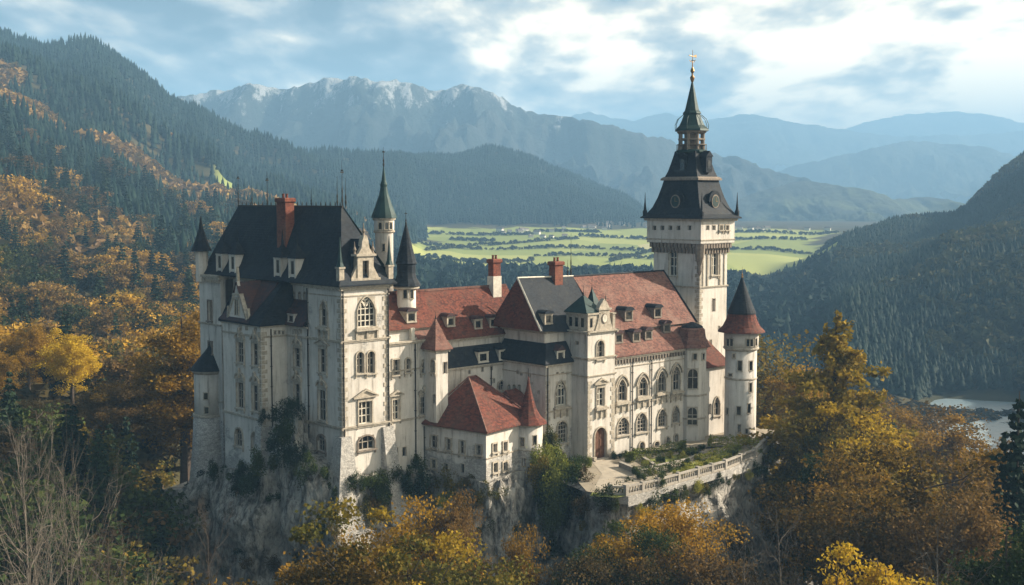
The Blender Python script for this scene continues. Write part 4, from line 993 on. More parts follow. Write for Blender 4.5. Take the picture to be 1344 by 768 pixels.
# dormer clocks on the spire
for fc,lab in ((Fac(gt,(cu-hw*.8,cv-hv*.86),(cu+hw*.8,cv-hv*.86),29,40),'v'),(Fac(gt,(cu-hw*.86,cv+hv*.8),(cu-hw*.86,cv-hv*.8),29,40),'u')):
    q=fc.L/2;k=MB();pts=archpts(q,31.8,2.3,1.2,'a',8)
    fc.prism(k,[(q-1.15,30.3)]+pts+[(q+1.15,30.3)],-2.2,0)
    fc.prism(k,[(q-1.35,31.7)]+archpts(q,31.8,2.7,1.45,'a',8)+[(q+1.35,31.7)],-.25,.14)
    dm=k.build('spire_dormer','slate',gt)
    k=MB();pts=[(q+math.cos(t*math.pi/8)*.85,31.75+math.sin(t*math.pi/8)*.95) for t in range(16)];fc.prism(k,pts,.14,.22)
    k.build('clock_rim','trimdark',dm)
    k=MB();pts=[(q+math.cos(t*math.pi/8)*.68,31.75+math.sin(t*math.pi/8)*.78) for t in range(16)];fc.prism(k,pts,.22,.25);k.build('clock_dial','copper',dm)
    k=MB();fc.bx(k,q-.03,q+.03,31.75,32.35,.26,.28);fc.bx(k,q,q+.4,31.72,31.78,.26,.28);k.build('clock_hand','gold',dm)
    off=-1.3 if lab=='u' else -1.0
    k=MB();fc.bx(k,q-.65,q+.65,35.8,38.0,off-1.2,off);fc.prism(k,[(q-.8,38),(q+.8,38),(q,38.8)],off-1.2,off+.1)
    d2=k.build('spire_dormer','slate',gt);k=MB();fc.prism(k,[(q-.35,36.1)]+archpts(q,37.2,.7,.5,'a',6)+[(q+.35,36.1)],off,off+.04);k.build('pane','glass',d2)
for x,y in ((X0,Y0),(X1,Y0),(X0,Y1),(X1,Y1)):
    x=cu+(x-cu)*1.05;y=cv+(y-cv)*1.05
    MB().lathe(x,y,[(.3,29.5),(.34,30.3),(.2,30.6),(.1,31.6),(.02,33.0)],6).build('corner_pinnacle','slate',gt)

# ------------------------------------------------------------------ round tower
ru,rv=loc(*at(972,500,157.5)[:2])
rt=thing('round_tower','round cream tower with flared red skirt roof under a blue-grey cone, rightmost of the castle','tower',ru,rv,-2)
MB().lathe(ru,rv,[(2.3,-3),(2.12,0),(2.1,12.0)],32).lathe(ru,rv,[(2.3,12.2),(2.3,14.5)],32).build('wall','plaster',rt,smooth=True)
rings(rt,ru,rv,([(2.1,11.9),(2.38,12.1),(2.38,12.3),(2.3,12.4)],[(2.12,8.0),(2.2,8.05),(2.2,8.2),(2.1,8.3)]),32)
MB().lathe(ru,rv,[(3.15,14.35),(3.1,14.5),(2.5,15.1),(2.05,16.0),(1.8,16.9)],24).build('skirt_roof','red',rt)
MB().lathe(ru,rv,[(1.95,16.8),(1.9,17.0),(1.3,18.4),(.7,20.0),(.3,21.1),(.1,21.6)],24).build('cone_roof','slate',rt)
finial(rt,ru,rv,21.5,1.6,'gold',.16)
for px,py,w_2,h_2 in ((959.5,449.5,.5,.95),(963.5,449.5,.5,.95),(984,450,.45,.95),(988.5,450,.45,.95),(994,449,.4,.95)): cylwin(rt,ru,rv,2.3,px,py,w_2,h_2)
for px,py,w_2,h_2 in ((974.5,480,.5,1.3),(988,480,.45,1.2),(974,539,.5,1.1),(986.5,536,.4,1.2),(988,508.6,.4,1.2),(967,467,.3,.5),(963,492,.5,.25),(975,562,.3,1.0),(984,566,.3,.6),(960,540,.3,.8)): cylwin(rt,ru,rv,2.1,px,py,w_2,h_2)

# ------------------------------------------------------------------ gatehouse (lower building)
Gx,Gy,_=at(638,571,133);gu,gv=loc(Gx,Gy);gang=R(53.5)
gh=thing('gatehouse','lower white gatehouse with red hipped roof on its own rock spur','gatehouse',gu,gv,0,ang=gang-a0,local=True)
gc,gs=math.cos(gang),math.sin(gang)
gfr=lambda p:(Gx+p[0]*gc-p[1]*gs,Gy+p[0]*gs+p[1]*gc)
GZ=5.5;wl=MB();tr=MB()
k1=Fac(gh,(0,9.3),(0,0),-4,GZ,gfr);k2=Fac(gh,(0,0),(13.5,0),-4,GZ,gfr);k3=Fac(gh,(13.5,0),(13.5,9.3),-4,GZ,gfr);k4=Fac(gh,(13.5,9.3),(0,9.3),-4,GZ,gfr)
for px,y0,y1,w_2 in ((569.8,572,588,8.5),(589,576,591,6.5),(606.7,579,596,6.5),(628.7,584.5,597,6.5),(569.5,603,615,6),(585.4,608.5,618,5),(607,609,621,5)): k1.win(px,y0,y1,w_2,'r')
for px,y0,y1,w_2 in ((649,582.5,593.5,5),(662.5,580,592,5),(649.7,607.5,620,5.5),(662.5,606.5,617.5,5.5),(713,568,576,3)): k2.win(px,y0,y1,w_2,'r')
for f in (k1,k2,k3,k4): f.wall(wl)
wl.build('wall','plaster_low',gh)
for f in (k1,k2): f.band(tr,GZ-.25,.25,.2);f.band(tr,2.35,.16,.12)
tr.build('cornice','trim',gh)
downpipe(k1,556.5,600,-2,5.2)
e=.55
def hip(x0,x1,y0,y1,z,rx0,rx1,ry,rz,mat,nm):
    m=MB();m.add([(x0,y0,z),(x1,y0,z),(x1,y1,z),(x0,y1,z),(x0,y0,z+.15),(x1,y0,z+.15),(x1,y1,z+.15),(x0,y1,z+.15),(rx0,ry,rz),(rx1,ry,rz)],
      [(0,1,5,4),(1,2,6,5),(2,3,7,6),(3,0,4,7),(4,5,9,8),(5,6,9),(6,7,8,9),(7,4,8),(3,2,1,0)]);return m.build(nm,mat,gh)
hip(-e,9.3,-e,9.25,GZ,3.6,5.0,5.4,10.9,'red','roof');hip(7.0,13.5+e,-.5,8.0,GZ-.2,9,11.2,4.0,8.8,'red','rear_roof')
k=MB();k.tube([(-e,-e,GZ+.2),(3.6,5.4,10.98)],.11,5).tube([(3.6,5.4,10.98),(5.0,5.4,10.98)],.12,5).tube([(5,5.4,10.98),(9.3,-e,GZ+.2)],.1,5).tube([(-e,9.9,GZ+.2),(3.6,5.4,10.98)],.1,5);k.build('roof_ridge','redold',gh)
tcx,tcy=8.0,-.2
MB().lathe(tcx,tcy,[(1.75,-4),(1.7,5.4)],24).build('round_turret','plaster_low',gh,smooth=True)
rings(gh,tcx,tcy,([(1.72,2.35),(1.84,2.38),(1.84,2.5),(1.7,2.52)],[(1.7,5.2),(1.9,5.3),(1.9,5.45)]),24,0,'turret_cornice')
MB().lathe(tcx,tcy,[(2.3,5.45),(2.2,5.6),(1.55,6.2),(1.05,7.0),(.6,8.4),(.25,9.8),(.05,11)],10).build('turret_roof','red',gh)
MB().lathe(tcx,tcy,[(.05,10.9),(.03,12)],6).build('finial','iron',gh)
l_=loc(*gfr((tcx,tcy)))
gt2=bpy.data.objects.new('tmp',None)
class _T: pass
def gwin(px,py,w,h):
    C_=gfr((tcx,tcy));x,y=C_;az=math.atan2(-y,-x);q=proj(x,y,CZ)
    off=max(-.95,min(.95,(px-q[0])/F*y/1.7));th_=az+math.asin(off)-gang
    n=(math.cos(th_),math.sin(th_));P_=(tcx+n[0]*1.65,tcy+n[1]*1.65);z=at(px,py,y-1.5)[2];tn=(-n[1],n[0])
    f=Fac(gh,(P_[0]-tn[0]*w,P_[1]-tn[1]*w),(P_[0]+tn[0]*w,P_[1]+tn[1]*w),z-h,z+h);m=MB()
    f.bx(m,w/2-.09,w/2,z-h/2,z+h/2,-.1,.12);f.bx(m,w*1.5,w*1.5+.09,z-h/2,z+h/2,-.1,.12);f.bx(m,w/2-.09,w*1.5+.09,z+h/2,z+h/2+.1,-.1,.13);f.bx(m,w/2-.12,w*1.5+.12,z-h/2-.1,z-h/2,-.1,.16)
    ob=m.build('window','trim',gh);p=MB();f.bx(p,w/2,w*1.5,z-h/2,z+h/2,-.1,.06);p.build('pane','glass',ob)
for px,py,w_2,h_2 in ((686,580,.5,1.0),(702,578,.45,1.1),(688,606.5,.4,.95),(702.5,605,.4,1.1)): gwin(px,py,w_2,h_2)
bpy.data.objects.remove(gt2)
# ------------------------------------------------------------------ castle rock
def gw(x,y): return loc(*gfr((x,y)))
TE=[onz(0,*p) for p in ((770,645),(800,650),(824,651),(866,641),(918,626),(954,616),(993,600),(1010,582))]
TE.append((62.5,-16.2));
out=[(-6.5,31,-5),(-6.6,26,-4),(-4.6,20.5,-.5),(-4.7,13,.2),(-4.3,9.8,.5),(-1.6,8.2,3.5),(-1.2,4,3.0),(-1.3,-1.2,1.2),(3,-1.5,1.3),(7.4,-1.5,1.0),(9.5,-2.2,-.2)]
for q,z in (((-.5,8.0),-1.0),((-.6,4),0.2),((-.7,-.8),-.2),((4,-.9),0.3),((7,-2.3),0.2),((9.9,-1.8),0.3),((12,-.8),0.2),((14.6,-.6),-.1)):
    p=gw(*q);out.append((p[0],p[1],z))
out+=[(p[0],p[1],-.15) for p in TE]
out+=[(66,-12,-1),(68,0,-2),(67,8,-2),(50,14,-3),(30,16,-3),(12,20,-3),(9,36,-4),(-2,36,-6)]
def rock(name,outline,cx,cy,zbot,spread,seed,label,nlay=64,step=.45,amp=1.0):
    P_=np.array(outline,float);n=len(P_);pts=[]
    for i in range(n):
        a,b_=P_[i],P_[(i+1)%n];k=max(1,int(np.linalg.norm(b_[:2]-a[:2])/step))
        for j in range(k): pts.append(a+(b_-a)*j/k)
    pts=np.array(pts);m=len(pts)
    tg=np.roll(pts,-6,0)[:,:2]-np.roll(pts,6,0)[:,:2];tg/=np.linalg.norm(tg,axis=1)[:,None]
    nr=np.stack([tg[:,1],-tg[:,0]],1)
    k=np.hanning(33);k/=k.sum()
    nr=np.stack([np.convolve(np.concatenate([nr[-16:,c],nr[:,c],nr[:16,c]]),k,'valid') for c in (0,1)],1);nr/=np.linalg.norm(nr,axis=1)[:,None]+1e-6
    f1_=noisef(seed);f2_=noisef(seed+1);L=[]
    s=np.arange(m)*step
    for j in range(nlay+1):
        t=j/nlay;z=pts[:,2]*(1-t)+zbot*t
        d=spread*(t**1.3)*(1+.8*f1_(s/14,t*2,3))
        cr=f1_(s/5.5,t*5.0,5,.55)*2.2+f2_(s/1.6,t*11,4,.6)*.8-np.abs(f2_(s/3.1+9,t*2.2,4,.5))*1.8
        ledge=(np.floor(t*9+f1_(s/7,t*1.5,2)*2)-t*9)*.32
        o_=d+(cr+ledge*.8)*amp*min(1,t*7)+.12*min(1,t*30)
        L.append(np.stack([pts[:,0]+nr[:,0]*o_,pts[:,1]+nr[:,1]*o_,z+f2_(s/2.3+4,t*8+3,3)*.5*min(1,t*6)],1))
    v=np.concatenate(L);ii=np.arange(m);f=[]
    for j in range(nlay):
        f.append(np.stack([j*m+ii,(j+1)*m+ii,(j+1)*m+(ii+1)%m,j*m+(ii+1)%m],1))
    w=[wor(a,b_) for a,b_ in v[:,:2]];v[:,:2]=w
    # top cap by a fan towards the middle
    c=wor(cx,cy);v=np.vstack([v,[[c[0],c[1],-1.6]]])
    me=npmesh(name,v,np.concatenate(f),['rock'],smooth=False)
    o=bpy.data.objects.new(name,me);COL.objects.link(o);tag(o,label,'rock')
    capv=[tuple(v[i]) for i in range(m)]
    k=MB();k.v=capv+[(c[0],c[1],-1.8)];k.f=[(i,(i+1)%m,m) for i in range(m)]
    tag(k.build('rock_top','rock'),kind='structure').parent=o
    return v[:-1].reshape(nlay+1,m,3)
RV=rock('cliff',out,28,3,-27,7,21,'pale limestone crag carrying the whole castle','rock')if False else rock('cliff',out,28,3,-27,7,21,'pale limestone crag carrying the whole castle')
# spur rising in the recess of the palace
def boulder(u,v,z,ru_,rv_,rz,seed,label):
    bm=bmesh.new();bmesh.ops.create_icosphere(bm,subdivisions=5,radius=1)
    for q in bm.verts:
        p=q.co.copy();s=1+.30*mn.fractal(p*1.3+Vector((seed,0,0)),1,2,5)+.10*mn.fractal(p*5+Vector((seed,3,0)),1,2,3)
        q.co=Vector((p.x*ru_*s,p.y*rv_*s,p.z*rz*s))
    me=bpy.data.meshes.new('rock_outcrop');bm.to_mesh(me);bm.free();me.materials.append(MT['rock'])
    o=bpy.data.objects.new('rock_outcrop',me);COL.objects.link(o);w=wor(u,v);o.location=(w[0],w[1],z);o.rotation_euler=(0,0,a0);return tag(o,label,'rock')
boulder(-1.2,8.2,0.5,2.3,3.3,7.2,3,'rock outcrop climbing between the palace bay and its corner tower')
boulder(-1.6,4.0,-3.,2.4,4.0,5.5,8,'rock shoulder under the shaded side of the palace corner tower')
boulder(*gw(2.5,-.9),-8,4.0,2.8,7.5,13,'sunlit rock face under the gatehouse corner')
boulder(*gw(-1.2,3),-11,3.0,4.5,8,17,'shaded rock face under the long side of the gatehouse')
boulder(*gw(8,-3.6),-10,3.2,3.0,8,23,'rock pillar below the gatehouse round turret')
# ------------------------------------------------------------------ terrace
tc_=MB();pts=[(gw(9,-2.0)[0],gw(9,-2)[1]),]+[gw(13.4,-.9)]+TE+[(62.5,-8),(30,-6),(24.5,-6.5),(gw(14,2)[0],gw(14,2)[1])]
tc_.poly([(*wor(*p),0.0) for p in pts]);m,nt,b=M_('terrace_gravel')
n=noise_(nt,coords(nt,'World'),.6,6,.7);nt.links.new(ramp(nt,n,[(.35,(.20,.17,.13)),(.55,(.28,.24,.18)),(.7,(.16,.15,.09))]),b.inputs['Base Color']);b.inputs['Roughness'].default_value=1
tag(tc_.build('terrace',m),kind='structure')
def strip(name,pix,z,mat,kind='structure',label=None,cat=None,h=0,lift=None):
    k=MB();ps=[(*wor(*onz(z,*p)),z) for p in pix]
    if h: k.poly([(x,y,0) for x,y,_ in ps],(0,0,h))
    else: k.poly(ps)
    o=k.build(name,mat);tag(o,label,cat,None,kind);return o
pv_=plain('flagstones',(.42,.37,.30),.9,0,.35,.9)
strip('courtyard',[(772,600),(800,603),(812,598),(800,606),(850,623),(848,636),(838,643),(800,646),(780,640),(790,622)],.02,pv_)
m,nt,b=M_('lawn');n=noise_(nt,coords(nt,'World'),1.2,5,.7);nt.links.new(ramp(nt,n,[(.35,(.10,.13,.03)),(.65,(.26,.27,.05))]),b.inputs['Base Color']);b.inputs['Roughness'].default_value=1
for pix in ([(842,604),(893,596),(908,602),(856,613)],[(872,610),(928,600),(956,590),(975,590),(930,612),(880,620)],[(778,646),(826,650),(810,653),(774,651)]): strip('lawn',pix,.024,m)
strip('garden_path',[(846,616),(905,604),(930,596),(948,588),(958,588),(930,602),(900,610),(860,620)],.03,pv_)
strip('garden_path',[(812,600),(838,597),(835,601),(818,606)],.03,pv_)
def poly_wall(name,pix,h,w,mat,label,z=0):
    """a low wall along ground points given in order"""
    k=MB();q=[onz(0,*p) for p in pix];e=thing(name,label,'wall',q[0][0],q[0][1],0)
    for i in range(len(q)-1):
        f=Fac(e,q[i],q[i+1],0,h);f.bx(k,-.02,f.L+.02,-.6,h,-w,0);f.bx(k,-.05,f.L+.05,h,h+.1,-w-.06,.06)
    k.build('wall_body',mat,e);return e
poly_wall('garden_wall',[(812,613),(838,624),(862,621)],.55,.35,'stonew','low stone wall between courtyard and first garden bed')
poly_wall('garden_wall',[(855,617),(905,606),(925,597)],.35,.25,'stonew','low stone edging of the middle garden bed')
poly_wall('garden_wall',[(842,604),(857,614)],.4,.3,'stonew','short stone edging at the left end of the garden bed')
# balustrade along the terrace edge
bal=thing('balustrade','weathered stone balustrade following the curved edge of the terrace','balustrade',TE[2][0],TE[2][1],0)
k=MB();kb=[];pl=MB();line=TE[1:9]
for i in range(len(line)-1):
    f=Fac(bal,line[i],line[i+1],0,1)
    f.bx(k,0,f.L,-.8,.22,-.45,-.1);f.bx(k,0,f.L,.85,1.02,-.46,-.08)
    n=max(2,int(f.L/.42))
    for j in range(n):
        p=f.pt((j+.5)*f.L/n,0,-.27);pl.lathe(p[0],p[1],[(.08,.22),(.12,.4),(.06,.6),(.09,.85)],6)
    f.bx(k,-.22,.22,-.8,1.2,-.5,-.05)
    if f.L>5: f.bx(k,f.L/2-.2,f.L/2+.2,-.8,1.15,-.49,-.06)
k.build('rail','stonew',bal);tag(pl.build('baluster','stonew',bal),kind='stuff')
# retaining wall under the terrace
rw=thing('retaining_wall','rough stone retaining wall below the terrace balustrade','wall',TE[2][0],TE[2][1],-4);k=MB()
for i in range(len(line)-1):
    f=Fac(rw,line[i],line[i+1],-5,0);f.bx(k,-.03,f.L+.03,-.9-.3*math.sin(i*2),-.02,-.9,.12)
k.build('wall_body','rubble',rw)

# ------------------------------------------------------------------ vegetation meshes
rs=np.random.RandomState(11)
def quads(cen,size,rs,flat=.0):
    n=len(cen);a=rs.normal(size=(n,3));a/=np.linalg.norm(a,axis=1)[:,None]
    if flat: a[:,2]=a[:,2]*(1-flat);a/=np.linalg.norm(a,axis=1)[:,None]
    b_=np.cross(a,rs.normal(size=(n,3)));b_/=np.linalg.norm(b_,axis=1)[:,None]
    s=(size*(.6+.8*rs.rand(n)))[:,None]
    v=np.stack([cen-a*s*.5-b_*s*.32*0,cen+b_*s*.36,cen+a*s*.5,cen-b_*s*.36],1).reshape(-1,3)
    return v,np.arange(4*n).reshape(n,4)
def skel(rs,h,spread,nl,top=.95,pale=False,seed=0,low=.3):
    """trunk and limbs; returns MB and limb tips"""
    k=MB();tips=[];lean=rs.normal(size=2)*.03*h
    tp=[(lean[0]*t*t,lean[1]*t*t,h*top*t) for t in (0,.2,.4,.6,.8,1)]
    r0=h*.022;k.tube(tp,[r0*1.4,r0,r0*.8,r0*.55,r0*.3,r0*.08],7)
    for i in range(nl):
        t=low+(.95-low)*(i+rs.rand()*.6)/nl;an=i*2.4+rs.rand()*.8;L_=spread*(1.05-.55*t)*(.7+.5*rs.rand())
        b_=Vector((lean[0]*t*t,lean[1]*t*t,h*top*t));up=.35+.5*rs.rand()
        d=Vector((math.cos(an),math.sin(an),up)).normalized();p1=b_+d*L_*.5;p2=p1+(d+Vector((0,0,.25))+Vector(rs.normal(size=3)*.2)).normalized()*L_*.5
        rr_=r0*.5*(1-t*.6);k.tube([b_,p1,p2],[rr_,rr_*.6,rr_*.15],4);tips+=[p1,p2]
        for j in range(3):
            q=b_.lerp(p2,.4+.2*j);e_=q+Vector(rs.normal(size=3)*.35*L_*.6)+Vector((0,0,L_*.12));k.tube([q,e_],[rr_*.35,rr_*.08],3);tips.append(e_)
    return k,tips
def broadleaf(seed,h=14,spread=5,nc=60,per=110,leaf=.38,base=.28,cr=1.25,shape='round'):
    rs=np.random.RandomState(seed);k,tips=skel(rs,h,spread,11,low=base)
    cen=[]
    lobes=[(rs.normal(size=3)*np.array([.38,.38,.22])) for _ in range(6)]
    for i in range(nc):
        if i<len(tips) and i%2==0: c=np.array(tips[i]);
        else:
            l=lobes[rs.randint(6)];d=rs.normal(size=3);d/=np.linalg.norm(d);r=.45+.25*rs.rand()
            q=l+d*r*np.array([1,1,.9]);
            if shape=='cone': s_=1.25*(1-(q[2]*.5+.5)*.75)
            else: s_=1
            c=np.array([q[0]*spread*s_,q[1]*spread*s_,h*(base+.1)+(q[2]*.5+.5)*h*(1-base-.12)])
        if c[2]<h*base*.8: c[2]=h*base+rs.rand()*h*.2
        cen.append(c)
    cen=np.array(cen);pts=[]
    for c in cen:
        r=cr*(.6+.8*rs.rand());d=rs.normal(size=(per,3));d/=np.linalg.norm(d,axis=1)[:,None]
        pts.append(c+d*(r*(.35+.65*rs.rand(per,1)))*np.array([1.15,1.15,.7]))
    v,f=quads(np.concatenate(pts),leaf,rs)
    return k,(v,f)
def conifer(seed,h=18,r=3.2,whorls=26,leaf=.42,dens=1.0,droop=.35,gaps=.0,jit=0.):
    rs=np.random.RandomState(seed);k=MB();k.tube([(0,0,0),(0,0,h*.5),(0,0,h)],[h*.016,h*.009,.02],6);pts=[];dirs=[]
    for i in range(whorls):
        t=(i+.5)/whorls;z=h*(.10+.88*t);R_=r*(1-t)**.85*(.85+.3*rs.rand())+.18
        nb=int(6+5*(1-t))
        for j in range(nb):
            if rs.rand()<gaps: continue
            an=2*math.pi*(j+rs.rand()*.7)/nb+i;z=h*(.10+.88*t)+rs.normal()*jit*.6;L_=R_*(.7-.25*(jit>0)+(.45+.5*(jit>0))*rs.rand());n=int(max(4,L_*15*dens))
            s=np.sort(rs.rand(n))**.8;w=.34*L_*(1-s*.75)*(.3+s)
            lat=rs.normal(size=n)*w*.6
            x=np.cos(an)*s*L_-np.sin(an)*lat;y=np.sin(an)*s*L_+np.cos(an)*lat
            zz=z+s*L_*.12-(s**2)*L_*droop-np.abs(lat)*.25+rs.normal(size=n)*(.08+.3*jit)-.25*rs.rand(n)
            pts.append(np.stack([x,y,zz],1))
    v,f=quads(np.concatenate(pts),leaf,rs);return k,(v,f)
def bare(seed,h=13,spread=4,depth=5,n0=16):
    rs=np.random.RandomState(seed);k=MB();r0=h*.010
    lean=rs.normal(size=2)*.25
    pts=[Vector((lean[0]*t*t*2,lean[1]*t*t*2,h*t)) for t in np.linspace(0,1,9)];k.tube(pts,[r0*(1-.92*t) for t in np.linspace(0,1,9)],6)
    def br(p,d,L_,r,lev):
        n=4;q=[p];dd=d.copy()
        for i in range(n):
            dd=(dd+Vector(rs.normal(size=3)*.16)+Vector((0,0,.07))).normalized();q.append(q[-1]+dd*L_/n)
        k.tube(q,[r*(1-.75*i/n) for i in range(n+1)],4 if lev<2 else 3)
        if lev<depth-1:
            m=3+int(rs.rand()*3) if lev<3 else 3
            for i in range(m):
                t=.25+.75*(i+rs.rand()*.5)/m;a=q[min(int(t*n),n-1)];b_=(dd+Vector(rs.normal(size=3)*.62)).normalized()
                br(a.lerp(q[min(int(t*n)+1,n)],.5),b_,L_*(.45+.25*rs.rand()),r*.5,lev+1)
    for i in range(n0):
        t=.2+.75*i/n0;an=i*2.4+rs.rand();p=pts[min(int(t*8),7)].lerp(pts[min(int(t*8)+1,8)],t*8%1)
        br(p,Vector((math.cos(an),math.sin(an),.35+.6*rs.rand()+t*.5)).normalized(),spread*(1.1-.75*t)*(.7+.5*rs.rand()),max(.018,r0*.45*(1-t*.6)),1)
    return k
def nocopy(name,me): o=bpy.data.objects.new(name,me);COL.objects.link(o);return o
class Kind: pass
def kind(k,lv,name,leaf,bark='bark'):
    q=Kind();q.name=name;v,f=lv
    q.crown=npmesh('crown',v,f,[leaf]);
    me=bpy.data.meshes.new('trunk');me.from_pydata(k.v,[],k.f);me.materials.append(MT[bark]);q.trunk=me
    q.h=float(v[:,2].max());return q
_near={}
def near_tree(px,ytop,Y,kd,leaf,label,cat='tree',grp=None,wide=1.,h=None,name=None,gz=None,seedrot=None,hmin=None):
    """plant a tree whose top reaches the given height at distance Y"""
    x,y,zt_=at(px,ytop,Y);g=float(H(x,Y)) if gz is None else gz
    hh=zt_-g
    if hmin: hh=max(hh,hmin)
    s=hh/kd.h
    e=bpy.data.objects.new(name or kd.name,None);COL.objects.link(e);e.empty_display_size=1
    e.location=(x,y,g-.2);e.rotation_euler=(0,0,seedrot if seedrot is not None else px*.37);sw=s*wide;e.scale=(sw,sw,s)
    tag(e,label,cat,grp)
    t=nocopy('trunk',kd.trunk);t.parent=e;c=nocopy('crown',kd.crown);c.parent=e
    if leaf:
        c.material_slots[0].link='OBJECT';c.material_slots[0].material=MT[leaf]
    return e
B1=kind(*broadleaf(1,14,5.2,110,240,.20),'broadleaf_tree','l_orange');B2=kind(*broadleaf(2,14,4.6,105,240,.20,cr=1.1),'broadleaf_tree','l_yellow')
B3=kind(*broadleaf(3,14,5.8,115,230,.21,base=.2),'broadleaf_tree','l_brown');B4=kind(*broadleaf(4,18,4.4,130,230,.22,base=.15,cr=1.15,shape='cone'),'broadleaf_tree','l_olive')
B5=kind(*broadleaf(5,12,4.8,90,100,.22,cr=1.3),'broadleaf_tree','l_brown')   # thin crown
B6=kind(*broadleaf(16,13,6.2,190,230,.19,base=.15,cr=1.0),'broadleaf_tree','l_olive')
C1=kind(*conifer(5),'conifer','l_dark');C2=kind(*conifer(6,20,3.0,30,.40,1.0,.5),'conifer','l_dark')
L1=kind(*conifer(7,20,6.4,32,.30,3.6,.14,.30,jit=.45),'larch','l_gold')
def bare_near(px,ytop,Y,seed,label,h=13,spread=4,mat='barkpale',grp=None,gz=None,depth=5,n0=16,wide=1.):
    k=bare(seed,h,spread,depth,n0);x,y,zt_=at(px,ytop,Y);g=float(H(x,Y)) if gz is None else gz
    e=bpy.data.objects.new('bare_tree',None);COL.objects.link(e);s=(zt_-g)/h;e.location=(x,y,g-.2);e.scale=(s*wide,s*wide,s);tag(e,label,'tree',grp)
    me=bpy.data.meshes.new('branches');me.from_pydata(k.v,[],k.f);me.materials.append(MT[mat]);o=nocopy('branches',me);o.parent=e
    return e,me
# ------------------------------------------------------------------ hero trees
near_tree(92,428,185,B2,'l_yellow','tall bright yellow tree standing alone on the left slope',wide=1.05)
near_tree(60,520,165,B3,'l_brown','low brown tree left of the dark conifer clump',wide=1.2)
near_tree(240,407,178,B4,'l_orange','large orange tree just left of the palace',wide=1.3)
near_tree(205,470,176,B1,'l_orange','rounded orange tree between the yellow tree and the palace',wide=1.2)
near_tree(150,500,172,B3,'l_brown','russet tree behind the dark conifer clump',wide=1.3)
near_tree(96,528,140,C1,'l_dark','nearly black spruce, tallest of the dark conifers at lower left',wide=1.3)
near_tree(128,560,135,C2,'l_dark','nearly black spruce right of the tallest dark one',wide=1.4)
near_tree(35,420,190,B1,'l_orange','orange tree at the left edge of the picture',wide=.9)
near_tree(-5,455,175,B2,'l_orange','amber tree cut by the left edge of the picture')
near_tree(490,652,92,B6,'l_gold','broad golden-olive tree in the bottom centre',wide=1.05,gz=-18)
near_tree(425,690,88,B1,'l_orange','lower golden tree left of the broad one',wide=1.0,gz=-17)
near_tree(535,690,90,B6,'l_gold','yellow-green tree right of the broad golden one',wide=1.0,gz=-17)
near_tree(552,640,112,B5,'l_orange','thin ochre tree against the white gatehouse wall, left one',gz=-15,wide=.8)
near_tree(598,636,112,B1,'l_brown','thin ochre tree against the gatehouse corner, right one',gz=-15,wide=.5)
near_tree(684,676,113,B5,'l_orange','sparse tree growing in front of the sunlit rock below the turret',gz=-15,wide=.5)
near_tree(868,652,116,B1,'l_orange','round russet tree below the terrace balustrade',gz=-16,wide=1.15)
near_tree(830,680,112,B3,'l_green','dark green tree left of the russet one below the terrace',gz=-15,wide=.8)
near_tree(930,690,108,B5,'l_brown','thin brown tree right of the russet one below the terrace',gz=-15,wide=1.1)
near_tree(806,720,105,B3,'l_brown','brown tree in front of the cliff below the courtyard',gz=-17,wide=.9)
near_tree(1098,404,152,L1,'l_gold','very tall golden-green larch right of the castle',wide=1.25,gz=-20)
near_tree(1112,520,148,B2,'l_yellow','golden tree below the tall larch',wide=1.0,gz=-20)
near_tree(1088,540,146,B4,'l_olive','olive tree in front of the tall larch trunk',wide=.9,gz=-20)
near_tree(1074,592,138,B4,'l_green','dark green cypress-shaped tree beside the cliff end',wide=.55,gz=-20)
near_tree(1128,590,135,B1,'l_orange','orange tree to the right of the cypress-shaped one',wide=1.0,gz=-20)
near_tree(1230,572,115,B3,'l_orange','wide orange tree at lower right',wide=1.25,gz=-16)
near_tree(1185,640,108,B5,'l_brown','thin brown tree in front of the wide orange one',wide=1.2,gz=-16)
near_tree(1278,640,100,B1,'l_brown','brown-orange tree right of the wide orange one',wide=1.0,gz=-16)
near_tree(1160,714,82,B2,'l_yellow','small bright yellow tree at the bottom right',gz=-13)
near_tree(1338,520,108,C1,'l_dark','dark spruce at the right edge of the picture',wide=1.1,gz=-14)
near_tree(1325,690,78,B4,'l_green','green tree in the bottom right corner',gz=-12,wide=1.1)
near_tree(1010,428,200,B5,'l_olive','pale olive tree behind the round tower',wide=1.2,gz=-24)
near_tree(1035,470,195,B1,'l_orange','orange tree between round tower and tall larch',wide=.9,gz=-24)
near_tree(1028,560,165,B3,'l_brown','brown tree at the cliff end beyond the round tower',wide=.8,gz=-22)
near_tree(1190,512,230,B5,'l_brown','hazy grey-brown tree beyond the wide orange one',wide=1.4)
near_tree(1150,505,225,B1,'l_orange','hazy amber tree right of the tall larch')
near_tree(1172,552,190,C1,'l_far','hazy spruce between larch and wide orange tree',wide=1.4)
near_tree(1240,545,200,B2,'l_orange','hazy golden tree above the wide orange one',wide=1.2)
near_tree(1295,565,210,B5,'l_brown','grey-brown tree in front of the lake',wide=1.3)
bare_near(34,566,66,31,'tall pale bare tree in the lower left corner',16,4.6,gz=-8,n0=24,wide=.62)
_,bm1=bare_near(85,650,60,32,'wide bare tree with pale twigs in the lower left corner',11,5.2,gz=-8,n0=20,wide=.42)
_,bm2=bare_near(210,735,55,33,'small bare sapling at the bottom left',8,2.2,gz=-6,n0=12,wide=.6)
bare_near(272,668,95,34,'dim bare tree in the shadow below the palace',10,3.4,'bark',gz=-16,wide=.6)
bare_near(1035,665,92,35,'grey bare tree below the cliff',12,4.2,'barkpale',gz=-14,n0=18,wide=.6)
bare_near(975,690,86,36,'small grey bare tree in front of the terrace cliff',10,4,'barkpale',gz=-13,wide=.6)
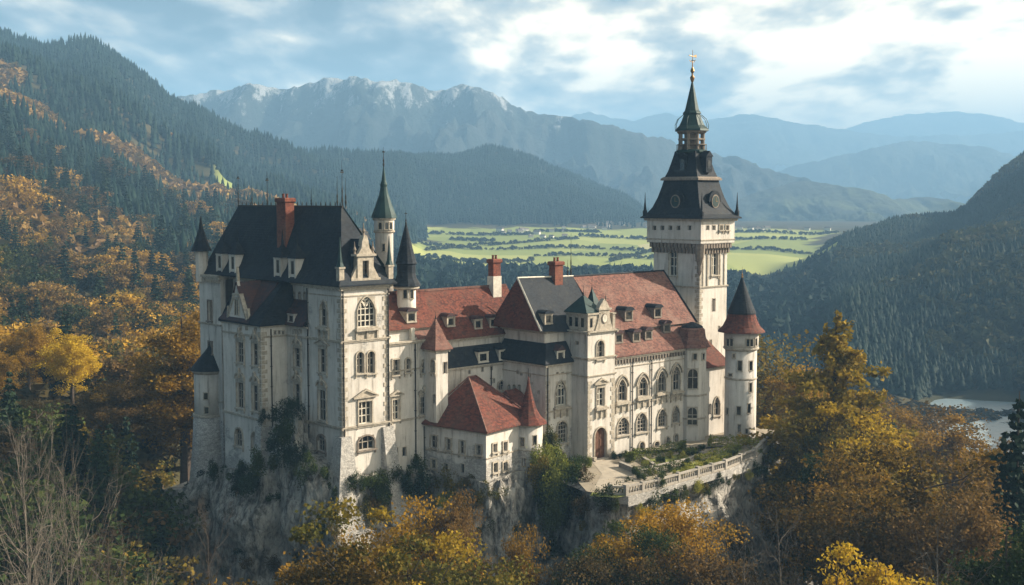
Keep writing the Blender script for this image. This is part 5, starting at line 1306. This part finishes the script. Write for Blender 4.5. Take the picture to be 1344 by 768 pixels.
bare_near(1235,690,76,37,'bare twiggy tree in front of the wide orange tree',10,4.4,'barkpale',gz=-12,wide=.6)
bare_near(1090,700,84,38,'bare tree between yellow tree and cliff',10,4.2,'bark',gz=-13,wide=.6)
bare_near(15,690,50,39,'bare tree cut by the bottom left corner',9,4.2,gz=-6,wide=.45,n0=20)
bare_near(150,720,52,40,'bare branching tree at the bottom, right of the tall pale one',9,3.6,'bark',gz=-6,wide=.4)

# mid-size crowns for the slopes
mids=[kind(*broadleaf(50+i,12,4.4+.3*(i%3),46,44,.55,base=.12,cr=1.35),'broadleaf_tree','l_mid') for i in range(4)]
mcon=[kind(*conifer(60+i,17,2.9,17,.7,.55,.3),'spruce','l_far') for i in range(3)]
def onemesh(q,nm):
    tv=[tuple(v.co) for v in q.trunk.vertices];cv=np.array([v.co[:] for v in q.crown.vertices]);n=len(tv)
    me=bpy.data.meshes.new(nm);F_=[tuple(p.vertices) for p in q.trunk.polygons]+[tuple(i+n for i in p.vertices) for p in q.crown.polygons]
    nt_=len(q.trunk.polygons);me.from_pydata(tv+[tuple(c) for c in cv],[],F_);me.materials.append(MT['bark']);me.materials.append(q.crown.materials[0])
    ix=np.zeros(len(F_),np.int32);ix[nt_:]=1;me.polygons.foreach_set('material_index',ix);me.update();return me
midm=[(onemesh(q,q.name),q.h) for q in mids];mconm=[(onemesh(q,q.name),q.h) for q in mcon]
LIM=[(-200,470),(0,470),(150,520),(235,560),(250,655),(300,690),(330,720),(420,720),(440,700),(545,722),(570,785),(615,800),(745,800),(765,745),(900,725),(1020,725),(1055,670),(1080,600),(1100,560),(1344,590),(1600,580)]
PALE=dict(l_mid=1)
def scatter():
    rs=np.random.RandomState(5);n=0;cnt={'c':0,'b':0};placed=[]
    regs=[ # px0,px1,Y0,Y1,count,prob conifer,hmin,hmax,leafs
      (-40,262,205,330,95,.2,9,14,['l_mid','l_orange','l_mid','l_brown','l_olive','l_mid']),
      (-40,300,330,520,120,.45,10,14,['l_mid','l_orange','l_mid','l_brown','l_mid']),
      (-40,330,430,700,125,.85,13,20,['l_mid','l_brown']),
      (560,700,620,760,10,.6,10,14,['l_olive']),
      (980,1344,200,330,42,.2,9,13,['l_brown','l_mid','l_olive','l_brown']),
      (-20,250,95,160,48,.35,8,13,['l_brown','l_olive','l_green']),
      (250,1040,72,108,70,.1,7,11,['l_brown','l_olive','l_green','l_brown','l_orange']),
      (1030,1344,75,150,55,.3,8,12,['l_brown','l_green','l_brown','l_green','l_olive'])]
    for (a,b_,Y0,Y1,N,pc,h0,h1,lf) in regs:
        k=0;tr_=0
        while k<N and tr_<N*30:
            tr_+=1;px=a+(b_-a)*rs.rand();Y=Y0+(Y1-Y0)*rs.rand()**.9
            x=(px-CX)/F*Y
            if meadow(np.array([x]),np.array([Y]))[0]>0: continue
            d=max(2.6,Y*.011)
            if any((x-p[0])**2+(Y-p[1])**2<d*d for p in placed): continue
            g=float(H(x,Y));hh=h0+(h1-h0)*rs.rand();con=rs.rand()<pc
            if con: hh*=1.25
            top=proj(x,Y,g+hh)[1]
            if Y<170:
                lim=np.interp(px,*zip(*LIM))
                if top<lim+8:
                    hh=(lim+8+rs.rand()*30);zt_=at(px,hh,Y)[2];hh=zt_-g
                    if hh<3: continue
            if cnt['c' if con else 'b']>=296: con=not con
            if cnt['c' if con else 'b']>=296: continue
            cnt['c' if con else 'b']+=1;placed.append((x,Y));k+=1
            me,h_=(mconm if con else midm)[rs.randint(3 if con else 4)]
            o=nocopy('spruce' if con else 'broadleaf_tree',me);s=hh/h_;w=s*(.9+.4*rs.rand())*(1.1 if hh>8 else 1.35)
            o.location=(x,Y,g-.3);o.rotation_euler=(0,0,rs.rand()*6.28);o.scale=(w,w,s)
            if not con:
                L_=lf[rs.randint(len(lf))];o.material_slots[1].link='OBJECT';o.material_slots[1].material=MT[L_]
            if Y<170:
                tag(o,'dark spruce among the shadowed trees around the foot of the castle rock' if con else 'autumn tree among the shadowed trees around the foot of the castle rock','tree','trees at the foot of the castle rock')
            elif px>900: tag(o,'hazy spruce on the slope beyond the castle, towards the lake' if con else 'hazy autumn tree on the slope beyond the castle, towards the lake','tree','trees on the slope towards the lake')
            elif px>500: tag(o,'hazy dark tree at the near edge of the valley meadows','tree','trees at the valley edge')
            else: tag(o,'dark spruce on the wooded left hillside' if con else 'autumn-coloured tree on the wooded left hillside','tree','trees on the left hillside')
    return placed
scatter()
# ------------------------------------------------------------------ far woods
def lowcon(seed):
    rs=np.random.RandomState(seed);v=[];f=[];n=6
    for j,(z0,z1,r) in enumerate(((.12,.55,.20),(.34,.78,.15),(.6,1.0,.09))):
        b_=len(v);rt_=rs.rand()*6
        for i in range(n):
            t=rt_+2*math.pi*i/n;rr_=r*(.75+.5*rs.rand());v.append((math.cos(t)*rr_,math.sin(t)*rr_,z0+rs.rand()*.06))
        v.append((0,0,z1));f+=[(b_+i,b_+(i+1)%n,b_+n) for i in range(n)]
    return np.array(v),np.array(f)
def lowbroad(seed):
    rs=np.random.RandomState(seed);n=26;v=[];c=[]
    for i in range(n):
        d=rs.normal(size=3);d/=np.linalg.norm(d);d[2]=abs(d[2])*1.1-.3;c.append(np.array([d[0]*.26,d[1]*.26,.55+d[2]*.36]))
    pts,f=quads(np.array(c),.42,rs);t=np.concatenate([f[:,:3],f[:,[0,2,3]]]);return pts,t
def forest(name,label,N,fn,region,mats,seed,hr,lowfns,accept,wr=(.9,1.3)):
    rs=np.random.RandomState(seed);pxs=region[0]+(region[1]-region[0])*rs.rand(N*3)
    Ys=np.sqrt(region[2]**2+(region[3]**2-region[2]**2)*rs.rand(N*3));X=(pxs-CX)/F*Ys
    ok=accept(pxs,X,Ys,rs)&(meadow(X,Ys)<.5);X=X[ok][:N];Ys=Ys[ok][:N]
    Z=H(X,Ys);M_n=len(X);base=[q(seed+i) for i,q in enumerate(lowfns)]
    V_=[];F_=[];off=0;which=rs.randint(len(base),size=M_n)
    for bi,(bv_,bf_) in enumerate(base):
        s=np.where(which==bi)[0];n=len(s)
        if not n: continue
        h=hr[0]+(hr[1]-hr[0])*rs.rand(n);w=h*(wr[0]+(wr[1]-wr[0])*rs.rand(n));an=rs.rand(n)*6.28;c,s_=np.cos(an),np.sin(an)
        x=bv_[None,:,0]*w[:,None];y=bv_[None,:,1]*w[:,None];z=bv_[None,:,2]*h[:,None]
        xx=x*c[:,None]-y*s_[:,None]+X[s][:,None];yy=x*s_[:,None]+y*c[:,None]+Ys[s][:,None];zz=z+Z[s][:,None]-.6
        V_.append(np.stack([xx,yy,zz],-1).reshape(-1,3));F_.append((bf_[None]+(np.arange(n)*len(bv_))[:,None,None]+off).reshape(-1,3));off+=n*len(bv_)
    me=npmesh(name,np.concatenate(V_),np.concatenate(F_),mats);o=nocopy(name,me);tag(o,label,'forest',None,'stuff');return o
def nz(X,Y,s,o=0.): return fb(X/s+o,Y/s+o,3)
con3=[lowcon]*4;bro3=[lowbroad]*5
fmat=leafmat('needles_distant',[(.006,.018,.014),(.011,.028,.02),(.022,.042,.026)],.0,.6,0.,.02)
bmat=leafmat('leaves_distant',[(.10,.085,.03),(.22,.14,.04),(.34,.20,.05),(.20,.13,.08),(.55,.36,.06)],.2,.4,0.,.03)
bmat2=leafmat('leaves_distant_dull',[(.05,.055,.025),(.07,.075,.03),(.12,.10,.045)],.2,.4,0.,.02)
bmat3=leafmat('leaves_undergrowth',[(.025,.028,.012),(.06,.05,.02),(.13,.09,.03)],.15,.4,0.)
def autumn(px,X,Y):  # belts of autumn broadleaf on the left hill
    n=nz(X,Y,90,3);return (n+(.14-np.abs(Y-480)/1400)+np.where((Y>560)&(Y<760),-.22,0)+np.where(Y>1000,-.3,0))>.02
forest('conifer_forest','dark spruce forest covering the left hill up to its crest',24000,None,(-330,560,430,1700),[fmat],3,(9,18),con3,lambda px,X,Y,r:~autumn(px,X,Y),(.75,1.0))
forest('autumn_forest','belts of orange and russet broadleaf wood on the left hillside',11000,None,(-330,480,230,1150),[bmat],4,(6,12),bro3,lambda px,X,Y,r:autumn(px,X,Y),(.9,1.4))
def hillw(px,X,Y,r): z=H0(X,Y);return (HOR-(z-CZ)*F/Y<294)|(r.rand(len(X))<.05)
forest('hill_forest','dark forest covering the rounded hill in the middle distance',15000,None,(470,900,1450,2050),[fmat],5,(8,14),con3,hillw,(.8,1.1))
forest('ridge_forest','hazy forest on the two dark ridges at the right',30000,None,(930,1650,430,1150),[fmat],6,(5,10),con3,lambda px,X,Y,r:(nz(X,Y,70)<.2)&(H0(X,Y)>-44.5),(1.0,1.35))
forest('ridge_autumn_wood','dull brown broadleaf patches on the hazy right ridges',7000,None,(960,1600,240,1100),[bmat2],7,(5,10),bro3,lambda px,X,Y,r:(nz(X,Y,70)>=.08)&(H0(X,Y)>-44.5),(.9,1.4))
forest('valley_wood','bluish woodland along the near edge of the valley meadows',3200,None,(480,1090,430,800),[fmat],8,(9,16),con3+bro3,lambda px,X,Y,r:(nz(X,Y,60)>-.25),(.9,1.2))
forest('undergrowth','dense brown and olive undergrowth between the trees around the castle hill',9000,None,(-330,1650,40,420),[bmat3],14,(1.5,4.2),bro3,lambda px,X,Y,r:~((px>215)&(px<1040)&(Y>100)&(Y<215)),(1.5,2.4))
# hedgerows and tree lines between the fields
def hedgerows():
    rs=np.random.RandomState(9);cx_=[];
    for (p0,p1,Ya,Yb,n) in ((560,860,905,915,110),(560,700,985,990,80),(700,900,1040,1035,70),(545,870,1130,1120,120),(640,760,1180,1250,70),(760,870,1300,1290,60),(560,700,1330,1330,90),(590,650,1240,1240,60),(950,1090,1120,1150,60),(950,1060,1250,1330,60),(960,1100,1400,1420,80),(800,870,980,1150,40),(700,790,1370,1380,90),(560,640,1060,1200,40)):
        for i in range(n*2):
            t=rs.rand();px=p0+(p1-p0)*t;Y=Ya+(Yb-Ya)*t+rs.normal()*2.2+14*math.sin(px/37.);cx_.append(((px-CX)/F*Y,Y))
    C_=np.array(cx_);Z=H(C_[:,0],C_[:,1]);V_=[];F_=[];off=0
    for i,(x,y) in enumerate(C_):
        bv_,bf_=lowbroad(100+i%6);h=2+3.2*rs.rand()**2;w=h*(1.0+.6*rs.rand());V_.append(bv_*np.array([w,w,h])+np.array([x,y,Z[i]-.5]));F_.append(bf_+off);off+=len(bv_)
    me=npmesh('hedgerow_trees',np.concatenate(V_),np.concatenate(F_),[bmat2]);tag(nocopy('hedgerow_trees',me),'dark hedgerows and tree lines between the bright valley meadows','hedgerow',None,'stuff')
hedgerows()
# far village houses
def village():
    rs=np.random.RandomState(12);wm=plain('render_white',(.7,.68,.64),.9);rm=plain('roof_grey',(.20,.17,.155),.9)
    def hm(w,d,h):
        k=MB();k.box(-w/2,w/2,-d/2,d/2,-1,h);a=k;r=MB();r.add([(-w/2-.5,-d/2-.5,h),(w/2+.5,-d/2-.5,h),(w/2+.5,d/2+.5,h),(-w/2-.5,d/2+.5,h),(-w/2-.5,0,h+d*.45),(w/2+.5,0,h+d*.45)],[(0,1,5,4),(2,3,4,5),(0,4,3),(1,2,5),(3,2,1,0)])
        for i in range(3):
            x=-w/2+w*(i+.5)/3;a.box(x-.5,x+.5,-d/2-.06,-d/2-.01,h*.35,h*.7)
        return a,r
    A,Bq=hm(12,8,5)
    me1=bpy.data.meshes.new('wall');me1.from_pydata(A.v,[],A.f);me1.materials.append(wm);me2=bpy.data.meshes.new('roof');me2.from_pydata(Bq.v,[],Bq.f);me2.materials.append(rm)
    for (px0,px1,Y0,Y1,n) in ((655,745,1280,1400,16),(735,800,1400,1480,6),(770,860,1480,1700,9),(950,1090,1450,1500,12)):
        for i in range(n):
            px=px0+(px1-px0)*rs.rand();Y=Y0+(Y1-Y0)*rs.rand();x=(px-CX)/F*Y
            e=bpy.data.objects.new('village_house',None);COL.objects.link(e);s=.38+.3*rs.rand()
            e.location=(x,Y,float(H(x,Y)));e.scale=(s,s,s*.9);e.rotation_euler=(0,0,rs.rand()*1.2-.6)
            tag(e,'tiny pale house of the distant village among the valley fields','house','village houses in the valley')
            for m_ in (me1,me2): o=nocopy(m_.name,m_);o.parent=e
village()
# ------------------------------------------------------------------ shrubs, ivy, hedges
def leafbox(seed,L_,w,h,n,leaf=.16,wob=.15):
    rs=np.random.RandomState(seed);p=rs.rand(n,3)*np.array([L_,w,h]);
    side=rs.randint(5,size=n);p[side==0,2]=h;p[side==1,1]=0;p[side==2,1]=w;p[side==3,0]=0;p[side==4,0]=L_
    p=p+rs.normal(size=p.shape)*wob*.5;p[:,2]=np.abs(p[:,2]+fb(p[:,0]/1.2+seed,p[:,1]/1.2,3)*.6);return quads(p,leaf,rs)
def hedge(p0,p1,w,h,leaf,label,seed,mat='l_hedge'):
    a=wor(*onz(0,*p0));b_=wor(*onz(0,*p1));L_=math.hypot(b_[0]-a[0],b_[1]-a[1]);n=int(L_*(w+2*h)*110)
    v,f=leafbox(seed,L_,w,h,n);e=bpy.data.objects.new('hedge',npmesh('hedge',v,f,[mat]));COL.objects.link(e)
    e.location=(a[0],a[1],0);e.rotation_euler=(0,0,math.atan2(b_[1]-a[1],b_[0]-a[0]));return tag(e,label,'hedge')
hedge((930,586),(995,591),1.6,1.05,.16,'tall clipped hedge in front of the round tower',1)
hedge((832,608),(900,592),1.3,1.00,.16,'clipped hedge along the foot of the main wing',2)
hedge((840,628),(905,614),1.2,0.77,.16,'clipped hedge along the front of the garden, near the courtyard',3,'l_green')
hedge((905,617),(960,604),1.0,0.49,.16,'yellowish hedge in the middle of the garden beds',4)
hedge((920,606),(972,590),.9,0.6,.16,'low yellow-green hedge by the garden path',5)
hedge((960,608),(1000,594),.9,0.42,.16,'low hedge behind the right end of the balustrade',6)
hedge((898,600),(925,593),.9,0.56,.16,'short hedge beside the oriel turret',7,'l_green')
def bushmesh(seed,n=1000,leaf=.16):
    rs=np.random.RandomState(seed);d=rs.normal(size=(n,3));d/=np.linalg.norm(d,axis=1)[:,None]
    lob=rs.normal(size=(7,3))*np.array([.62,.62,.45]);li=rs.randint(7,size=n);rl=.28+.3*rs.rand(7)
    p=lob[li]+d*(rl[li]*(.55+.6*rs.rand(n)))[:,None]*np.array([1,1,1.15]);far=rs.rand(n)<.12;p[far]*=1+.35*rs.rand(far.sum(),1);p[:,2]+=.6
    v,f=quads(p,leaf,rs);return npmesh('shrub',v,f,['l_green'])
BM=[bushmesh(70+i) for i in range(4)];BMd=[bushmesh(80+i,2600,.10) for i in range(3)]
def bush(u,v,z,s,mat,label,grp=None,i=0,sz=1.,dense=False):
    o=nocopy('shrub',(BMd if dense else BM)[i%3]);w=wor(u,v);o.location=(w[0],w[1],z);o.scale=(s,s,s*sz);o.rotation_euler=(0,0,i*1.7)
    o.material_slots[0].link='OBJECT';o.material_slots[0].material=MT[mat];return tag(o,label,'shrub',grp)
for i,(px,py,s,mat,lab) in enumerate(((757,615,1.6,'l_green','big dark green shrub left of the arched doorway'),(775,612,1.2,'l_hedge','bright green shrub nearest the arched doorway'),(765,630,1.2,'l_brown','reddish shrub at the left end of the courtyard'),
   (745,622,1.4,'l_olive','olive shrub below the chapel hall wall'),(812,603,.9,'l_green','dark shrub just right of the arched doorway'),(822,600,.7,'l_hedge','small shrub by the main wing wall, right of the door'),(833,598,.8,'l_brown','small russet shrub at the main wing wall'),
   (842,631,.9,'l_green','clipped round shrub at the courtyard corner'),(826,633,.5,'l_green','small potted shrub in the courtyard'),(905,598,1.0,'l_hedge','round shrub at the foot of the oriel turret'),(862,606,.8,'l_green','round shrub in the upper garden bed'),(880,602,.7,'l_hedge','lighter round shrub in the upper garden bed'),
   (902,612,.6,'l_green','small dark tree-like shrub in the middle garden bed'),(888,625,.9,'l_hedge','round shrub leaning on the balustrade, middle one'),(868,630,.8,'l_green','round shrub leaning on the balustrade, left one'),(945,612,.8,'l_hedge','round shrub leaning on the balustrade, right one'))):
    u,v=onz(0,px,py);bush(u,v,0,s*.75,mat,lab,None,i,1.,True)
for i,(px,py,s) in enumerate(((848,612,.75),(872,607,.7),(895,603,.75),(915,600,.7),(858,624,.7),(880,619,.65),(902,620,.7),(925,612,.65),(940,604,.7),(962,598,.7))):
    u,v=onz(0,px,py);bush(u,v,0,s*.8,['l_hedge','l_green'][i%2],'small clipped shrub in the terrace beds','clipped shrubs in the terrace beds',i,1.,True)
# plants growing on the rock: sample the cliff surface
def ivy():
    rs=np.random.RandomState(4);n0,n1=RV.shape[:2];k=0;n=0
    w=RV;pxs=CX+F*w[...,0]/w[...,1]
    while n<190 and k<6000:
        k+=1;j=int(2+rs.rand()**1.2*(n0-8));i=rs.randint(n1);p=w[j,i]
        px=pxs[j,i]
        if not(248<px<1045) or p[1]>185: continue
        if p[1]>150 and px<700: continue
        c=fb(np.array([i*.45/9.]),np.array([j/9.]),3)[0]
        if 640<px<720 and rs.rand()<.75: continue
        if c<-.02: continue
        s=.55+1.1*rs.rand();u,v=loc(p[0],p[1]);n+=1
        sun=px>560
        mat=['l_green','l_dark','l_green','l_brown','l_olive'][rs.randint(5)] if not sun else ['l_green','l_olive','l_green','l_brown','l_hedge'][rs.randint(5)]
        bush(u,v,p[2]-.4*s,s,mat,'shrub rooted in a crack of the castle crag','shrubs on the castle crag',n,1.0+.5*rs.rand(),s>1.1)
ivy()
for i,(px,py,Y,s,mat) in enumerate(((378,548,132,1.5,'l_dark'),(382,570,131,1.4,'l_green'),(365,590,131,1.6,'l_dark'),(390,600,130,1.3,'l_dark'),(352,612,132,1.5,'l_green'),(348,545,134,.7,'l_dark'),(330,640,133,1.6,'l_dark'),(270,650,146,1.8,'l_dark'),(410,620,128,1.3,'l_green'),(380,528,133,.8,'l_dark'),(535,640,134,1.8,'l_dark'),(548,622,136,1.3,'l_green'))):
    x,y,z=at(px,py,Y);u,v=loc(x,y);bush(u,v,z-.8,s,mat,'dark bush clinging to the rocks at the foot of the palace','bushes at the foot of the palace',i,1.3,True)
for i,(px,py,Y,s,mat) in enumerate(((716,610,141,1.3,'l_hedge'),(718,630,140,1.4,'l_olive'),(722,655,138,1.5,'l_hedge'),(728,635,139.5,1.5,'l_green'),(735,660,138,1.6,'l_green'),(742,640,139,1.5,'l_hedge'),(730,690,135,1.7,'l_green'),(750,655,137.5,1.6,'l_green'),(765,668,136,1.9,'l_green'),(785,680,134,1.6,'l_green'),(714,580,143,.9,'l_olive'),(725,600,143,1.1,'l_green'))):
    x,y,z=at(px,py,Y-3.2);u,v=loc(x,y);bush(u,v,z-.6,s*1.25,mat,'green climbing shrub between gatehouse turret and courtyard','shrubs between gatehouse and courtyard',i,1.4,True)
ii_=0
for i in range(len(line)-1):
    f=Fac(bal,line[i],line[i+1],0,1)
    for j in range(max(1,int(f.L/2.2))):
        ii_+=1;q=f.pt((j+.3+.5*random.random())*f.L/max(1,int(f.L/2.2)),0,.25+.35*random.random());s=.45+.6*random.random()
        bush(q[0],q[1],-1.3-1.3*random.random(),s,['l_green','l_olive','l_hedge','l_green'][ii_%4],'tuft of greenery hanging from the wall below the balustrade','greenery under the balustrade',ii_,1.2,True)
for i,(px,py,s) in enumerate(((812,664,1.3),(828,662,1.1),(842,660,1.0),(796,668,1.5),(822,674,1.3))):
    x,y,z=at(px,py,134);u,v=loc(x,y);bush(u,v,z-.4,s,['l_green','l_hedge','l_olive'][i%3],'bushy growth under the left end of the balustrade','bushes under the left end of the balustrade',i,1.1,True)
# custom properties used while building
for o in bpy.data.objects:
    if '_o' in o: del o['_o']
